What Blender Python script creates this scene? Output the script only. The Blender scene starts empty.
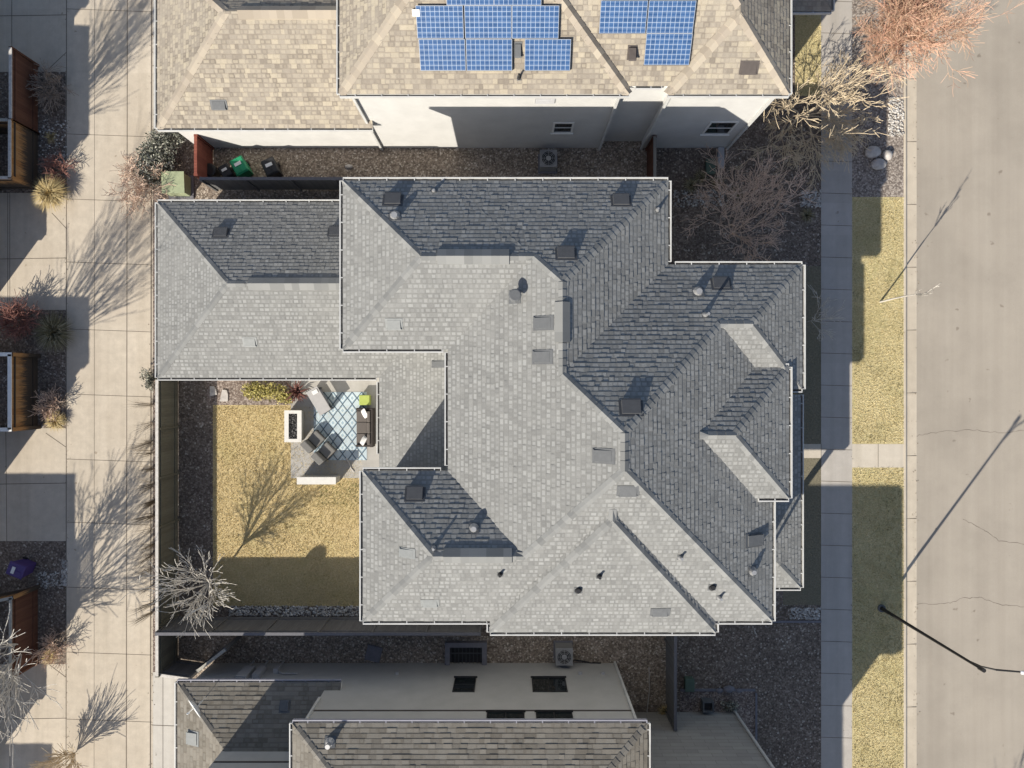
import bpy, math, random
from mathutils import noise as nz
from mathutils import Vector as V, Matrix
random.seed(11)
C = bpy.context.scene.collection
S = bpy.context.scene
H, F = 35.0, 700.0
def P(px, py, z=0.0):
    k = (H - z) / F
    return V(((px - 512) * k, (384 - py) * k, z))
EL, AZ = math.radians(33.2), math.radians(36.3)

# ---------------------------------------------------------------- mesh builder
class MB:
    def __init__(s): s.v = []; s.f = []; s.m = []; s.uv = []
    def face(s, pts, m=0, uv=None):
        n = len(s.v); s.v += [tuple(p) for p in pts]
        s.f.append(tuple(range(n, n + len(pts)))); s.m.append(m)
        s.uv += uv if uv else [(0, 0)] * len(pts)
    def quadm(s, pts, m=0):
        """planar quad with metric uv"""
        a, b, d = V(pts[0]), V(pts[1]), V(pts[-1])
        e = (b - a); L = e.length or 1; e = e / L
        w = d - a; w = (w - e * w.dot(e)); w = w.normalized() if w.length else V((0, 0, 1))
        s.face(pts, m, [((V(p) - a).dot(e), (V(p) - a).dot(w)) for p in pts])
    def obox(s, o, ax, ay, az, m=0, cap=True):
        """box with corner o and edge vectors"""
        o, ax, ay, az = V(o), V(ax), V(ay), V(az)
        p = [o, o + ax, o + ax + ay, o + ay]; q = [x + az for x in p]
        for i in range(4):
            j = (i + 1) % 4; s.quadm([p[i], p[j], q[j], q[i]], m)
        s.quadm(q, m); s.quadm(p[::-1], m)
    def box(s, x0, x1, y0, y1, z0, z1, m=0):
        s.obox((x0, y0, z0), (x1 - x0, 0, 0), (0, y1 - y0, 0), (0, 0, z1 - z0), m)
    def tube(s, pts, rads, n=6, m=0, cap=True, uv=(0, 0)):
        rings = []
        for i, p in enumerate(pts):
            d = (V(pts[min(i + 1, len(pts) - 1)]) - V(pts[max(i - 1, 0)])).normalized()
            a = d.cross(V((0, 0, 1)))
            if a.length < .05: a = d.cross(V((1, 0, 0)))
            a.normalize(); b = d.cross(a)
            base = len(s.v)
            for k in range(n):
                t = 2 * math.pi * k / n
                s.v.append(tuple(V(p) + (a * math.cos(t) + b * math.sin(t)) * rads[i]))
            rings.append(base)
        for r0, r1 in zip(rings, rings[1:]):
            for k in range(n):
                j = (k + 1) % n
                s.f.append((r0 + k, r0 + j, r1 + j, r1 + k)); s.m.append(m); s.uv += [uv] * 4
        if cap:
            for r in (rings[0], rings[-1]):
                s.f.append(tuple(range(r, r + n))); s.m.append(m); s.uv += [uv] * n
    def ico(s, c, r, sub=2, jit=0, rnd=random, m=0, sc=(1, 1, 1)):
        import bmesh
        bm = bmesh.new(); bmesh.ops.create_icosphere(bm, subdivisions=sub, radius=1)
        base = len(s.v)
        for v in bm.verts:
            q = v.co * (1 + rnd.uniform(-jit, jit)); s.v.append((c[0] + q.x * r * sc[0], c[1] + q.y * r * sc[1], c[2] + q.z * r * sc[2]))
        for f in bm.faces:
            s.f.append(tuple(base + v.index for v in f.verts)); s.m.append(m); s.uv += [(0, 0)] * len(f.verts)
        bm.free()
    def build(s, name, mats, parent=None, origin=None, smooth=False, bevel=0, local=False):
        off = V((0, 0, 0))
        if parent is not None:
            if not local:
                q = parent
                while q is not None: off += q.location; q = q.parent
        elif origin is not None: off = V(origin)
        me = bpy.data.meshes.new(name)
        me.from_pydata([tuple(V(p) - off) for p in s.v], [], s.f)
        for m in (mats if isinstance(mats, (list, tuple)) else [mats]): me.materials.append(m)
        me.polygons.foreach_set('material_index', s.m)
        ul = me.uv_layers.new(name='UVMap')
        ul.data.foreach_set('uv', [c for t in s.uv for c in t])
        if smooth: me.polygons.foreach_set('use_smooth', [True] * len(me.polygons))
        me.update()
        o = bpy.data.objects.new(name, me); C.objects.link(o)
        if parent is not None: o.parent = parent
        elif origin is not None: o.location = off
        if bevel:
            b = o.modifiers.new('Bevel', 'BEVEL'); b.width = bevel; b.segments = 2; b.limit_method = 'ANGLE'
            w = o.modifiers.new('Weld', 'WELD'); w.merge_threshold = .0005
            o.modifiers.move(1, 0)
        return o
def tag(o, label=None, cat=None, group=None, kind=None):
    if label: o['label'] = label
    if cat: o['category'] = cat
    if group: o['group'] = group
    if kind: o['kind'] = kind
    return o
def thing(name, label, cat, loc=(0, 0, 0), rz=0, group=None):
    o = bpy.data.objects.new(name, None); C.objects.link(o)
    o.location = loc; o.rotation_euler = (0, 0, rz); o.empty_display_size = .2
    return tag(o, label, cat, group)
def dup(root, loc, rz=None, label=None):
    r = root.copy(); C.objects.link(r); r.location = loc
    if rz is not None: r.rotation_euler = (0, 0, rz)
    if label: r['label'] = label
    for ch in list(root.children):
        c = ch.copy(); C.objects.link(c); c.parent = r
        for g in list(ch.children):
            d = g.copy(); C.objects.link(d); d.parent = c
    return r

# ---------------------------------------------------------------- materials
class NT:
    def __init__(s, name, rough=.9, spec=.2, metal=0):
        m = bpy.data.materials.new(name); m.use_nodes = True; s.mat = m; s.t = m.node_tree
        s.b = s.t.nodes['Principled BSDF']; s.b.inputs['Roughness'].default_value = rough
        s.b.inputs['Specular IOR Level'].default_value = spec; s.b.inputs['Metallic'].default_value = metal
    def n(s, typ, **kw):
        x = s.t.nodes.new(typ)
        for k, v in kw.items(): setattr(x, k, v)
        return x
    def put(s, inp, val):
        if hasattr(val, 'links') or isinstance(val, bpy.types.NodeSocket): s.t.links.new(val, inp)
        else: inp.default_value = val
    def math(s, op, a, b=0.0, c=None):
        x = s.n('ShaderNodeMath', operation=op); s.put(x.inputs[0], a); s.put(x.inputs[1], b)
        if c is not None: s.put(x.inputs[2], c)
        return x.outputs[0]
    def uv(s):
        x = s.n('ShaderNodeSeparateXYZ'); s.t.links.new(s.n('ShaderNodeTexCoord').outputs['UV'], x.inputs[0]); return x.outputs[0], x.outputs[1]
    def pos(s):
        return s.n('ShaderNodeNewGeometry').outputs['Position']
    def comb(s, a, b, c=0.0):
        x = s.n('ShaderNodeCombineXYZ'); s.put(x.inputs[0], a); s.put(x.inputs[1], b); s.put(x.inputs[2], c); return x.outputs[0]
    def noise(s, vec, scale, detail=4, rough=.6):
        x = s.n('ShaderNodeTexNoise'); s.put(x.inputs['Vector'], vec); x.inputs['Scale'].default_value = scale
        x.inputs['Detail'].default_value = detail; x.inputs['Roughness'].default_value = rough; return x.outputs[0]
    def white(s, vec):
        x = s.n('ShaderNodeTexWhiteNoise', noise_dimensions='3D'); s.put(x.inputs[0], vec); return x.outputs[0]
    def voro(s, vec, scale, out=0, feature='F1'):
        x = s.n('ShaderNodeTexVoronoi', feature=feature); s.put(x.inputs['Vector'], vec); x.inputs['Scale'].default_value = scale; return x.outputs[out]
    def ramp(s, fac, stops, const=False):
        x = s.n('ShaderNodeValToRGB'); s.put(x.inputs[0], fac); e = x.color_ramp.elements
        if const: x.color_ramp.interpolation = 'CONSTANT'
        while len(e) < len(stops): e.new(.5)
        for q, (p, c) in zip(e, stops): q.position = p; q.color = (*c, 1)
        return x.outputs[0]
    def mix(s, fac, a, b, mode='MIX'):
        x = s.n('ShaderNodeMix', data_type='RGBA', blend_type=mode); s.put(x.inputs[0], fac)
        s.put(x.inputs[6], (*a, 1) if isinstance(a, tuple) else a); s.put(x.inputs[7], (*b, 1) if isinstance(b, tuple) else b); return x.outputs[2]
    def col(s, c): s.put(s.b.inputs['Base Color'], (*c, 1) if isinstance(c, tuple) else c); return s
    def bump(s, h, dist=.02, strength=.6):
        x = s.n('ShaderNodeBump'); s.put(x.inputs['Height'], h); x.inputs['Distance'].default_value = dist; x.inputs['Strength'].default_value = strength
        s.t.links.new(x.outputs[0], s.b.inputs['Normal']); return s
def leafm(name, stops, rough=.8):
    t = NT(name, rough, .15); u, v = t.uv(); t.col(t.ramp(u, stops)); return t.mat
def plain(name, c, rough=.7, spec=.3, metal=0, var=.12, scale=6):
    t = NT(name, rough, spec, metal)
    n = t.noise(t.pos(), scale, 5, .65)
    a = tuple(x * (1 - var) for x in c); b = tuple(min(1, x * (1 + var)) for x in c)
    t.col(t.ramp(n, [(.3, a), (.7, b)])); return t.mat
def leafm(name, stops, rough=.8):
    t = NT(name, rough, .15); u, v = t.uv(); t.col(t.ramp(u, stops)); return t.mat
def shingle(name, stops, wear, hi, lo, dash=.8, gmin=.55):
    t = NT(name, .93, .12); u, v = t.uv(); p = t.pos()
    fu, fv = t.math('FRACT', u), t.math('FRACT', v)
    cell = t.comb(t.math('FLOOR', u), t.math('FLOOR', v), 1.0); h1 = t.white(cell)
    c = t.ramp(h1, stops)
    h3 = t.white(t.comb(t.math('FLOOR', u), t.math('FLOOR', v), 9.0))
    inu = t.math('LESS_THAN', t.math('ABSOLUTE', t.math('SUBTRACT', fu, .5)), t.math('ADD', .16, t.math('MULTIPLY', h3, .2)))
    inv = t.math('LESS_THAN', t.math('ABSOLUTE', t.math('SUBTRACT', fv, .42)), .27)
    c = t.mix(t.math('MULTIPLY', t.math('MULTIPLY', inu, inv), t.math('MULTIPLY', h3, dash)), c, hi)  # pale dash: sunlit raised edge of the tab put into the colour
    c = t.mix(t.math('MULTIPLY', t.math('GREATER_THAN', fv, .84), .42), c, lo)  # dark row line: shadow of the next course painted along the edge
    g = t.noise(p, 28, 4, .75)
    c = t.mix(.6, c, t.ramp(g, [(.25, (gmin, gmin, gmin)), (.75, (1.0, 1.0, 1.0))]), 'MULTIPLY')
    w = t.noise(p, .45, 4, .6)
    c = t.mix(t.math('MULTIPLY', t.ramp(w, [(.42, (0, 0, 0)), (.68, (1, 1, 1))]), .3), c, wear)
    w2 = t.noise(p, 1.6, 4, .6)
    c = t.mix(.35, c, t.ramp(w2, [(.3, (.78, .78, .78)), (.7, (1, 1, 1))]), 'MULTIPLY')
    t.col(c); t.bump(g, .01, .6); return t.mat
M = {}
M['shingle_grey'] = shingle('grey_shingle', [(.05, (.24, .241, .234)), (.5, (.268, .269, .26)), (.95, (.303, .304, .294))], (.29, .29, .28), (.42, .425, .415), (.13, .135, .135), .75)
M['shingle_tan'] = shingle('tan_shingle', [(.06, (.27, .235, .195)), (.35, (.345, .305, .255)), (.7, (.39, .345, .285)), (.96, (.50, .44, .34))], (.42, .375, .315), (.58, .51, .39), (.23, .19, .15), .5)
M['shingle_brown'] = shingle('brown_grey_shingle', [(.15, (.20, .18, .15)), (.5, (.245, .222, .188)), (.85, (.295, .27, .23))], (.25, .232, .20), (.33, .315, .28), (.11, .105, .095), .5)
M['cap_grey'] = leafm('grey_cap_shingle', [(0, (.19, .193, .19)), (.5, (.23, .233, .228)), (1, (.275, .277, .27))], .93)
M['cap_tan'] = leafm('tan_cap_shingle', [(0, (.33, .285, .23)), (.5, (.38, .33, .27)), (1, (.45, .395, .315))], .93)
M['cap_brown'] = leafm('brown_cap_shingle', [(0, (.14, .13, .115)), (1, (.24, .225, .2))], .93)
M['white'] = plain('white_paint', (.78, .77, .74), .5, .3, 0, .05)
M['gutter'] = plain('white_gutter_metal', (.58, .58, .565), .45, .4, 0, .1, 2)
M['gutter_in'] = plain('gutter_trough', (.16, .15, .14), .8, .2, 0, .35, 5)
M['gutter_grey'] = plain('grey_gutter_metal', (.33, .33, .38), .45, .4, 0, .1, 2)
def wallm(name, c, lap=.16, rough=.85):
    t = NT(name, rough, .2); p = t.pos(); sx = t.n('ShaderNodeSeparateXYZ'); t.t.links.new(p, sx.inputs[0])
    n = t.noise(p, 1.2, 5, .6)
    t.col(t.ramp(n, [(.3, tuple(x * .93 for x in c)), (.7, tuple(min(1, x * 1.05) for x in c))]))
    if lap: t.bump(t.math('FRACT', t.math('DIVIDE', sx.outputs[2], -lap)), .012, .5)
    else: t.bump(t.noise(p, 60, 3, .7), .006, .5)
    return t.mat
M['wall_grey'] = wallm('light_grey_siding', (.55, .55, .53))
M['wall_white'] = wallm('white_stucco', (.59, .585, .57), 0)
M['wall_greige'] = wallm('greige_siding', (.46, .455, .44), .2)
M['wall_tan'] = wallm('tan_siding', (.45, .42, .38))
def brickwall():
    t = NT('grey_block_wall', .9, .15); u, v = t.uv()
    x = t.n('ShaderNodeTexBrick'); t.put(x.inputs['Vector'], t.comb(u, v)); x.inputs['Scale'].default_value = 1
    x.inputs['Color1'].default_value = (.40, .39, .37, 1); x.inputs['Color2'].default_value = (.34, .33, .315, 1); x.inputs['Mortar'].default_value = (.27, .26, .25, 1)
    x.inputs['Brick Width'].default_value = 1.1; x.inputs['Row Height'].default_value = .3; x.inputs['Mortar Size'].default_value = .012
    t.col(t.mix(.5, x.outputs[0], t.ramp(t.noise(t.pos(), 1.5, 5), [(.3, (.75, .75, .75)), (.7, (1, 1, 1))]), 'MULTIPLY')); return t.mat
M['wall_block'] = brickwall()
def glass():
    t = NT('window_glass', .04, .8); t.col((.015, .02, .022)); return t.mat
M['glass'] = glass()
def concrete(name, c, stain, var=.1, slab=(3.05, 3.22)):
    t = NT(name, .9, .15); p = t.pos()
    big = t.noise(p, .35, 6, .6); med = t.noise(p, 2.2, 6, .65); fine = t.noise(p, 35, 3, .7)
    a = tuple(x * (1 - var) for x in c); b = tuple(min(1, x * (1 + var)) for x in c)
    k = t.ramp(med, [(.3, a), (.7, b)])
    k = t.mix(t.math('MULTIPLY', t.ramp(big, [(.45, (0, 0, 0)), (.72, (1, 1, 1))]), .55), k, stain)
    sp = t.ramp(t.noise(p, 3.1, 2, .5), [(.735, (1, 1, 1)), (.77, (.62, .58, .54))])
    k = t.mix(.8, k, sp, 'MULTIPLY')
    k = t.mix(.5, k, t.ramp(fine, [(.3, (.82, .82, .82)), (.7, (1.0, 1.0, 1.0))]), 'MULTIPLY')
    sx = t.n('ShaderNodeSeparateXYZ'); t.put(sx.inputs[0], p)
    sl = t.white(t.comb(t.math('FLOOR', t.math('DIVIDE', t.math('ADD', sx.outputs[0], 19.2 + slab[0]), slab[0])), t.math('FLOOR', t.math('DIVIDE', t.math('ADD', sx.outputs[1], .55), slab[1])), 4.0))
    k = t.mix(.8, k, t.ramp(sl, [(0, (.90, .895, .885)), (1, (1, 1, 1))]), 'MULTIPLY')
    mp = t.n('ShaderNodeMapping'); t.put(mp.inputs[0], p); mp.inputs['Scale'].default_value = (1.7, .07, 1)
    tr = t.noise(mp.outputs[0], 1, 4, .6); k = t.mix(.45, k, t.ramp(tr, [(.34, (.80, .79, .77)), (.55, (1, 1, 1))]), 'MULTIPLY')
    t.col(k); t.bump(fine, .004, .4); return t.mat
M['alley'] = concrete('alley_concrete', (.60, .53, .435), (.53, .455, .365))
M['apron'] = concrete('apron_concrete', (.58, .55, .50), (.52, .49, .44), .06)
M['walk'] = concrete('sidewalk_concrete', (.51, .475, .435), (.45, .42, .38), .07, (40, 1.6))
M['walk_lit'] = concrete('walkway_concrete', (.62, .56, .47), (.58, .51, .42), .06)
M['patio'] = concrete('patio_concrete', (.45, .435, .41), (.40, .385, .36), .08)
M['kerb'] = concrete('kerb_concrete', (.60, .53, .43), (.52, .45, .36), .08)
M['joint'] = plain('joint_filler', (.16, .135, .11), .95, .1)
def street():
    t = NT('street_paving', .92, .12); p = t.pos()
    mp = t.n('ShaderNodeMapping'); t.put(mp.inputs[0], p); mp.inputs['Scale'].default_value = (2.4, .05, 1)
    st = t.noise(mp.outputs[0], 1, 4, .6); med = t.noise(p, .5, 6, .6); fine = t.noise(p, 45, 3, .75)
    k = t.ramp(st, [(.3, (.415, .368, .308)), (.7, (.45, .402, .338))])
    k = t.mix(.45, k, t.ramp(med, [(.3, (.80, .80, .81)), (.7, (1, 1, 1))]), 'MULTIPLY')
    k = t.mix(.6, k, t.ramp(fine, [(.25, (.76, .76, .76)), (.75, (1, 1, 1))]), 'MULTIPLY')
    sp = t.ramp(t.noise(p, 1.9, 2, .5), [(.715, (1, 1, 1)), (.76, (.55, .52, .5))])
    bl = t.ramp(t.noise(p, .22, 5, .65), [(.38, (.86, .86, .86)), (.55, (1, 1, 1))]); k = t.mix(.7, k, bl, 'MULTIPLY')
    k = t.mix(.7, k, sp, 'MULTIPLY')
    t.col(k); t.bump(fine, .004, .5); return t.mat
M['street'] = street()
def gravel(name, stops, scale, wear=None, bump=.02, strength=.7):
    t = NT(name, .95, .1); p = t.pos()
    x = t.n('ShaderNodeTexVoronoi'); t.put(x.inputs['Vector'], p); x.inputs['Scale'].default_value = scale
    sep = t.n('ShaderNodeSeparateColor'); t.t.links.new(x.outputs['Color'], sep.inputs[0])
    k = t.ramp(sep.outputs[0], stops)
    k = t.mix(.7, k, t.ramp(x.outputs['Distance'], [(.1, (1, 1, 1)), (.75, (.60, .585, .57))]), 'MULTIPLY')
    big = t.noise(p, .9, 5, .6)
    k = t.mix(.6, k, t.ramp(big, [(.3, (.66, .65, .64)), (.7, (1, 1, 1))]), 'MULTIPLY')
    t.col(k); t.bump(t.math('SUBTRACT', 1.0, x.outputs['Distance']), bump, strength); return t.mat
M['mulch'] = gravel('dark_mulch', [(0, (.15, .123, .10)), (.6, (.27, .222, .185)), (.93, (.37, .31, .26)), (1, (.62, .57, .5))], 13)
M['mulch_dry'] = gravel('dry_mulch', [(0, (.05, .04, .034)), (.6, (.125, .10, .082)), (.94, (.20, .165, .14)), (1, (.42, .39, .35))], 15)
M['gravel_brown'] = gravel('brown_gravel', [(0, (.20, .165, .135)), (.5, (.37, .305, .245)), (.85, (.50, .42, .34)), (1, (.78, .7, .6))], 14)
M['gravel_pale'] = gravel('pale_gravel', [(0, (.20, .17, .15)), (.5, (.36, .31, .27)), (1, (.58, .52, .46))], 13)
M['gravel_pink'] = gravel('pink_brown_gravel', [(0, (.16, .125, .11)), (.5, (.30, .24, .205)), (1, (.50, .43, .38))], 15)
def lawn(name, a, b, c, patch):
    t = NT(name, .95, .1); p = t.pos()
    f = t.noise(p, 11, 5, .75); g = t.noise(p, .8, 5, .6)
    k = t.ramp(f, [(.3, a), (.5, b), (.72, c)])
    k = t.mix(t.math('MULTIPLY', t.ramp(g, [(.46, (0, 0, 0)), (.7, (1, 1, 1))]), .6), k, patch)
    t.col(k); t.bump(t.noise(p, 22, 4, .8), .05, .9); return t.mat
M['lawn'] = lawn('dormant_lawn', (.40, .305, .145), (.60, .475, .255), (.72, .60, .36), (.50, .42, .20))
M['lawn_strip'] = lawn('dormant_strip_lawn', (.37, .305, .15), (.60, .51, .28), (.72, .63, .38), (.48, .43, .21))
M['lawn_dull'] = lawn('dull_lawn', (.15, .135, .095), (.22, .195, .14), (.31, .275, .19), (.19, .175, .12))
M['blade_soft'] = leafm('golden_grass_blade', [(0, (.30, .24, .10)), (.3, (.54, .43, .215)), (.65, (.67, .545, .30)), (1, (.78, .66, .41))])
M['straw_green'] = leafm('greening_grass_blade', [(0, (.10, .12, .04)), (.5, (.25, .25, .10)), (1, (.42, .38, .18))])
M['blade'] = leafm('dormant_grass_blade', [(0, (.22, .19, .085)), (.3, (.52, .44, .235)), (.65, (.70, .59, .34)), (1, (.80, .71, .46))])
def fencem(name, c1, c2, c3, cap=False, weather=None):
    t = NT(name, .9, .12); u, v = t.uv()
    bi = t.math('FLOOR', t.math('DIVIDE', u, .14)); h = t.white(t.comb(bi, 2.0, 0))
    k = t.ramp(h, [(0, c1), (.5, c2), (1, c3)])
    g = t.noise(t.comb(t.math('MULTIPLY', u, 14), t.math('MULTIPLY', v, .9)), 1.6, 5, .7)
    k = t.mix(.6, k, t.ramp(g, [(.3, (.6, .58, .55)), (.7, (1, 1, 1))]), 'MULTIPLY')
    if weather:
        s = t.math('ADD', t.math('MULTIPLY', v, .5), t.math('MULTIPLY', t.math('SUBTRACT', g, .5), 1.1))
        k = t.mix(t.ramp(s, [(.42, (1, 1, 1)), (.68, (0, 0, 0))]), k, weather)
    t.col(k)
    fr = t.math('FRACT', t.math('DIVIDE', u, .14)); t.bump(t.math('GREATER_THAN', fr, .08), .012, .8); return t.mat
M['fence_olive'] = fencem('olive_grey_fence', (.155, .15, .12), (.18, .172, .138), (.20, .192, .155))
M['fence_grey'] = fencem('slate_grey_fence', (.165, .165, .17), (.18, .18, .185), (.2, .2, .205))
M['fence_brown'] = fencem('weathered_brown_fence', (.36, .19, .08), (.42, .24, .105), (.46, .28, .14), weather=(.07, .058, .048))
M['fence_rust'] = fencem('rust_brown_fence', (.125, .062, .044), (.145, .072, .05), (.165, .085, .058))
M['fence_red'] = fencem('red_stained_gate', (.235, .08, .06), (.26, .09, .067), (.29, .105, .075))
M['fence_cap'] = plain('pale_fence_cap', (.56, .53, .49), .8, .2, 0, .2, 8)  # cap rail in a paler tone than the boards
M['cap_olive'] = plain('olive_fence_cap', (.40, .385, .34), .8, .2, 0, .2, 8)
M['cap_slate'] = plain('slate_fence_cap', (.15, .15, .165), .8, .2, 0, .12, 8)
M['vent'] = plain('grey_roof_vent', (.13, .135, .14), .6, .3, 0, .1)
M['vent_dark'] = plain('dark_roof_vent', (.075, .078, .085), .6, .3, 0, .1)
M['vent_light'] = plain('light_roof_vent', (.235, .245, .243), .55, .3, 0, .08)
M['vent_brown'] = plain('brown_roof_vent', (.10, .085, .078), .6, .3, 0, .1)
M['metal'] = plain('galvanised_metal', (.45, .45, .45), .4, .5, .5, .1)
M['black'] = plain('black_metal', (.025, .025, .027), .5, .4, 0, .2)
M['ac'] = plain('grey_enamel', (.30, .295, .29), .5, .4, 0, .08)
M['green'] = plain('green_bin_plastic', (.018, .25, .115), .45, .4, 0, .08)
M['purple'] = plain('purple_bin_plastic', (.075, .045, .18), .45, .4, 0, .1)
M['trans'] = plain('pale_green_enamel', (.33, .37, .235), .5, .3, 0, .08)
M['util'] = plain('dull_green_box', (.10, .145, .11), .6, .3, 0, .08)
M['meter'] = plain('grey_meter_box', (.42, .42, .43), .5, .4, 0, .06)
M['label'] = plain('white_label', (.75, .75, .73), .6, .3, 0, .03)
M['stone'] = plain('pale_stone', (.48, .45, .42), .9, .15, 0, .22, 5)
M['stone_grey'] = plain('grey_paver', (.20, .195, .215), .9, .15, 0, .12, 5)
M['cobble'] = gravel('river_cobble', [(0, (.4, .38, .35)), (.5, (.62, .59, .55)), (1, (.85, .83, .79))], 9, bump=.0)
M['sofa_c'] = plain('taupe_cushion', (.135, .12, .11), .95, .1, 0, .12, 20)
M['sofa_f'] = plain('dark_wicker', (.06, .052, .048), .8, .2, 0, .3, 60)
M['chair'] = plain('grey_olefin', (.19, .185, .175), .9, .1, 0, .12, 20)
M['pillow'] = plain('white_pillow', (.72, .71, .69), .9, .1, 0, .05)
M['lime'] = plain('lime_fabric', (.38, .45, .12), .85, .15, 0, .08, 15)
M['table_top'] = plain('pale_grey_tabletop', (.40, .39, .385), .55, .3, 0, .06)
M['table_leg'] = plain('charcoal_table_side', (.06, .065, .075), .6, .3, 0, .1)
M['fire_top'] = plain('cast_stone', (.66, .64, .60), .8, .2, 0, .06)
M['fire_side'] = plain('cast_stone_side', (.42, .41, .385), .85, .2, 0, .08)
M['lava'] = gravel('lava_rock', [(0, (.02, .02, .02)), (.7, (.06, .06, .06)), (1, (.35, .34, .33))], 22)
def rug():
    t = NT('diamond_rug', .95, .05); u, v = t.uv()
    fu = t.math('FRACT', t.math('DIVIDE', u, .48)); fv = t.math('FRACT', t.math('DIVIDE', v, .62))
    d = t.math('ADD', t.math('ABSOLUTE', t.math('SUBTRACT', t.math('MULTIPLY', fu, 2), 1)), t.math('ABSOLUTE', t.math('SUBTRACT', t.math('MULTIPLY', fv, 2), 1)))
    ln = t.math('LESS_THAN', t.math('ABSOLUTE', t.math('SUBTRACT', d, 1.0)), .12)
    inner = t.math('LESS_THAN', t.math('ABSOLUTE', t.math('SUBTRACT', d, .5)), .07)
    outer = t.math('GREATER_THAN', d, 1.0)
    k = t.mix(outer, (.52, .60, .64), (.36, .47, .55))
    o2 = t.math('LESS_THAN', t.math('ABSOLUTE', t.math('SUBTRACT', d, 1.5)), .16)
    k = t.mix(o2, k, (.60, .68, .71))
    k = t.mix(t.math('MULTIPLY', inner, .25), k, (.3, .45, .55))
    k = t.mix(ln, k, (.085, .12, .16))
    k = t.mix(.35, k, t.ramp(t.noise(t.pos(), 30, 3, .7), [(.3, (.7, .7, .7)), (.7, (1, 1, 1))]), 'MULTIPLY')
    t.col(k); return t.mat
M['rug'] = rug()
def solar():
    t = NT('solar_cells', .25, .5); u, v = t.uv()
    fu = t.math('FRACT', t.math('MULTIPLY', u, 10)); fv = t.math('FRACT', t.math('MULTIPLY', v, 6))
    def edge(f, w): return t.math('GREATER_THAN', t.math('ABSOLUTE', t.math('SUBTRACT', f, .5)), .5 - w)
    g = t.math('MAXIMUM', edge(fu, .042), edge(fv, .042))
    bus = t.math('LESS_THAN', t.math('ABSOLUTE', t.math('SUBTRACT', t.math('FRACT', t.math('MULTIPLY', fv, 2)), .5)), .06)
    h = t.white(t.comb(t.math('FLOOR', t.math('MULTIPLY', u, 10)), t.math('FLOOR', t.math('MULTIPLY', v, 6)), 0))
    k = t.ramp(h, [(0, (.03, .078, .19)), (1, (.045, .108, .25))])
    k = t.mix(t.math('MULTIPLY', bus, .35), k, (.30, .42, .62))
    k = t.mix(g, k, (.40, .48, .60)); t.col(k); return t.mat
M['solar'] = solar()
M['solar_f'] = plain('aluminium_panel_frame', (.34, .36, .40), .4, .5, .4, .05)
M['solar_s'] = plain('black_panel_skirt', (.03, .03, .032), .6, .3, 0, .1)
def bark(name, c, var=.25): return plain(name, c, .9, .1, 0, var, 12)
M['bark_white'] = bark('pale_grey_bark', (.56, .53, .48))
M['bark_tan'] = bark('tan_twigs', (.58, .48, .34))
M['bark_pink'] = leafm('pinkish_twigs', [(0, (.40, .29, .20)), (.45, (.60, .41, .29)), (1, (.66, .38, .28))], .9)
M['bark_orange'] = bark('orange_twigs', (.60, .40, .27))
M['bark_brown'] = bark('brown_bark', (.13, .10, .08))
M['bark_grey'] = bark('grey_brown_bark', (.30, .25, .21))
M['bark_rose'] = bark('rose_grey_twigs', (.62, .47, .37))
M['bark_red'] = bark('red_dogwood_stems', (.28, .145, .12))
M['straw'] = leafm('straw_grass', [(0, (.28, .20, .09)), (.5, (.50, .39, .19)), (1, (.68, .57, .33))])
M['straw_dark'] = leafm('dark_dormant_grass', [(0, (.14, .115, .085)), (.5, (.26, .21, .155)), (1, (.42, .35, .26))])
M['straw_grey'] = leafm('olive_straw', [(0, (.10, .085, .045)), (.5, (.22, .19, .10)), (1, (.50, .45, .32))])
M['leaf_sage'] = leafm('sage_leaf', [(0, (.05, .055, .04)), (.4, (.17, .175, .14)), (.7, (.36, .36, .30)), (1, (.62, .60, .52))])
M['leaf_gold'] = leafm('golden_leaf', [(0, (.10, .11, .03)), (.4, (.38, .33, .10)), (1, (.66, .58, .26))])
M['leaf_red'] = leafm('dark_red_leaf', [(0, (.05, .02, .018)), (.6, (.14, .06, .05)), (1, (.3, .18, .15))])
M['lamp_pole'] = plain('dark_bronze_pole', (.03, .028, .026), .45, .4, 0, .15)
M['lamp_head'] = plain('white_lamp_housing', (.72, .72, .75), .4, .4, 0, .05)

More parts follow.
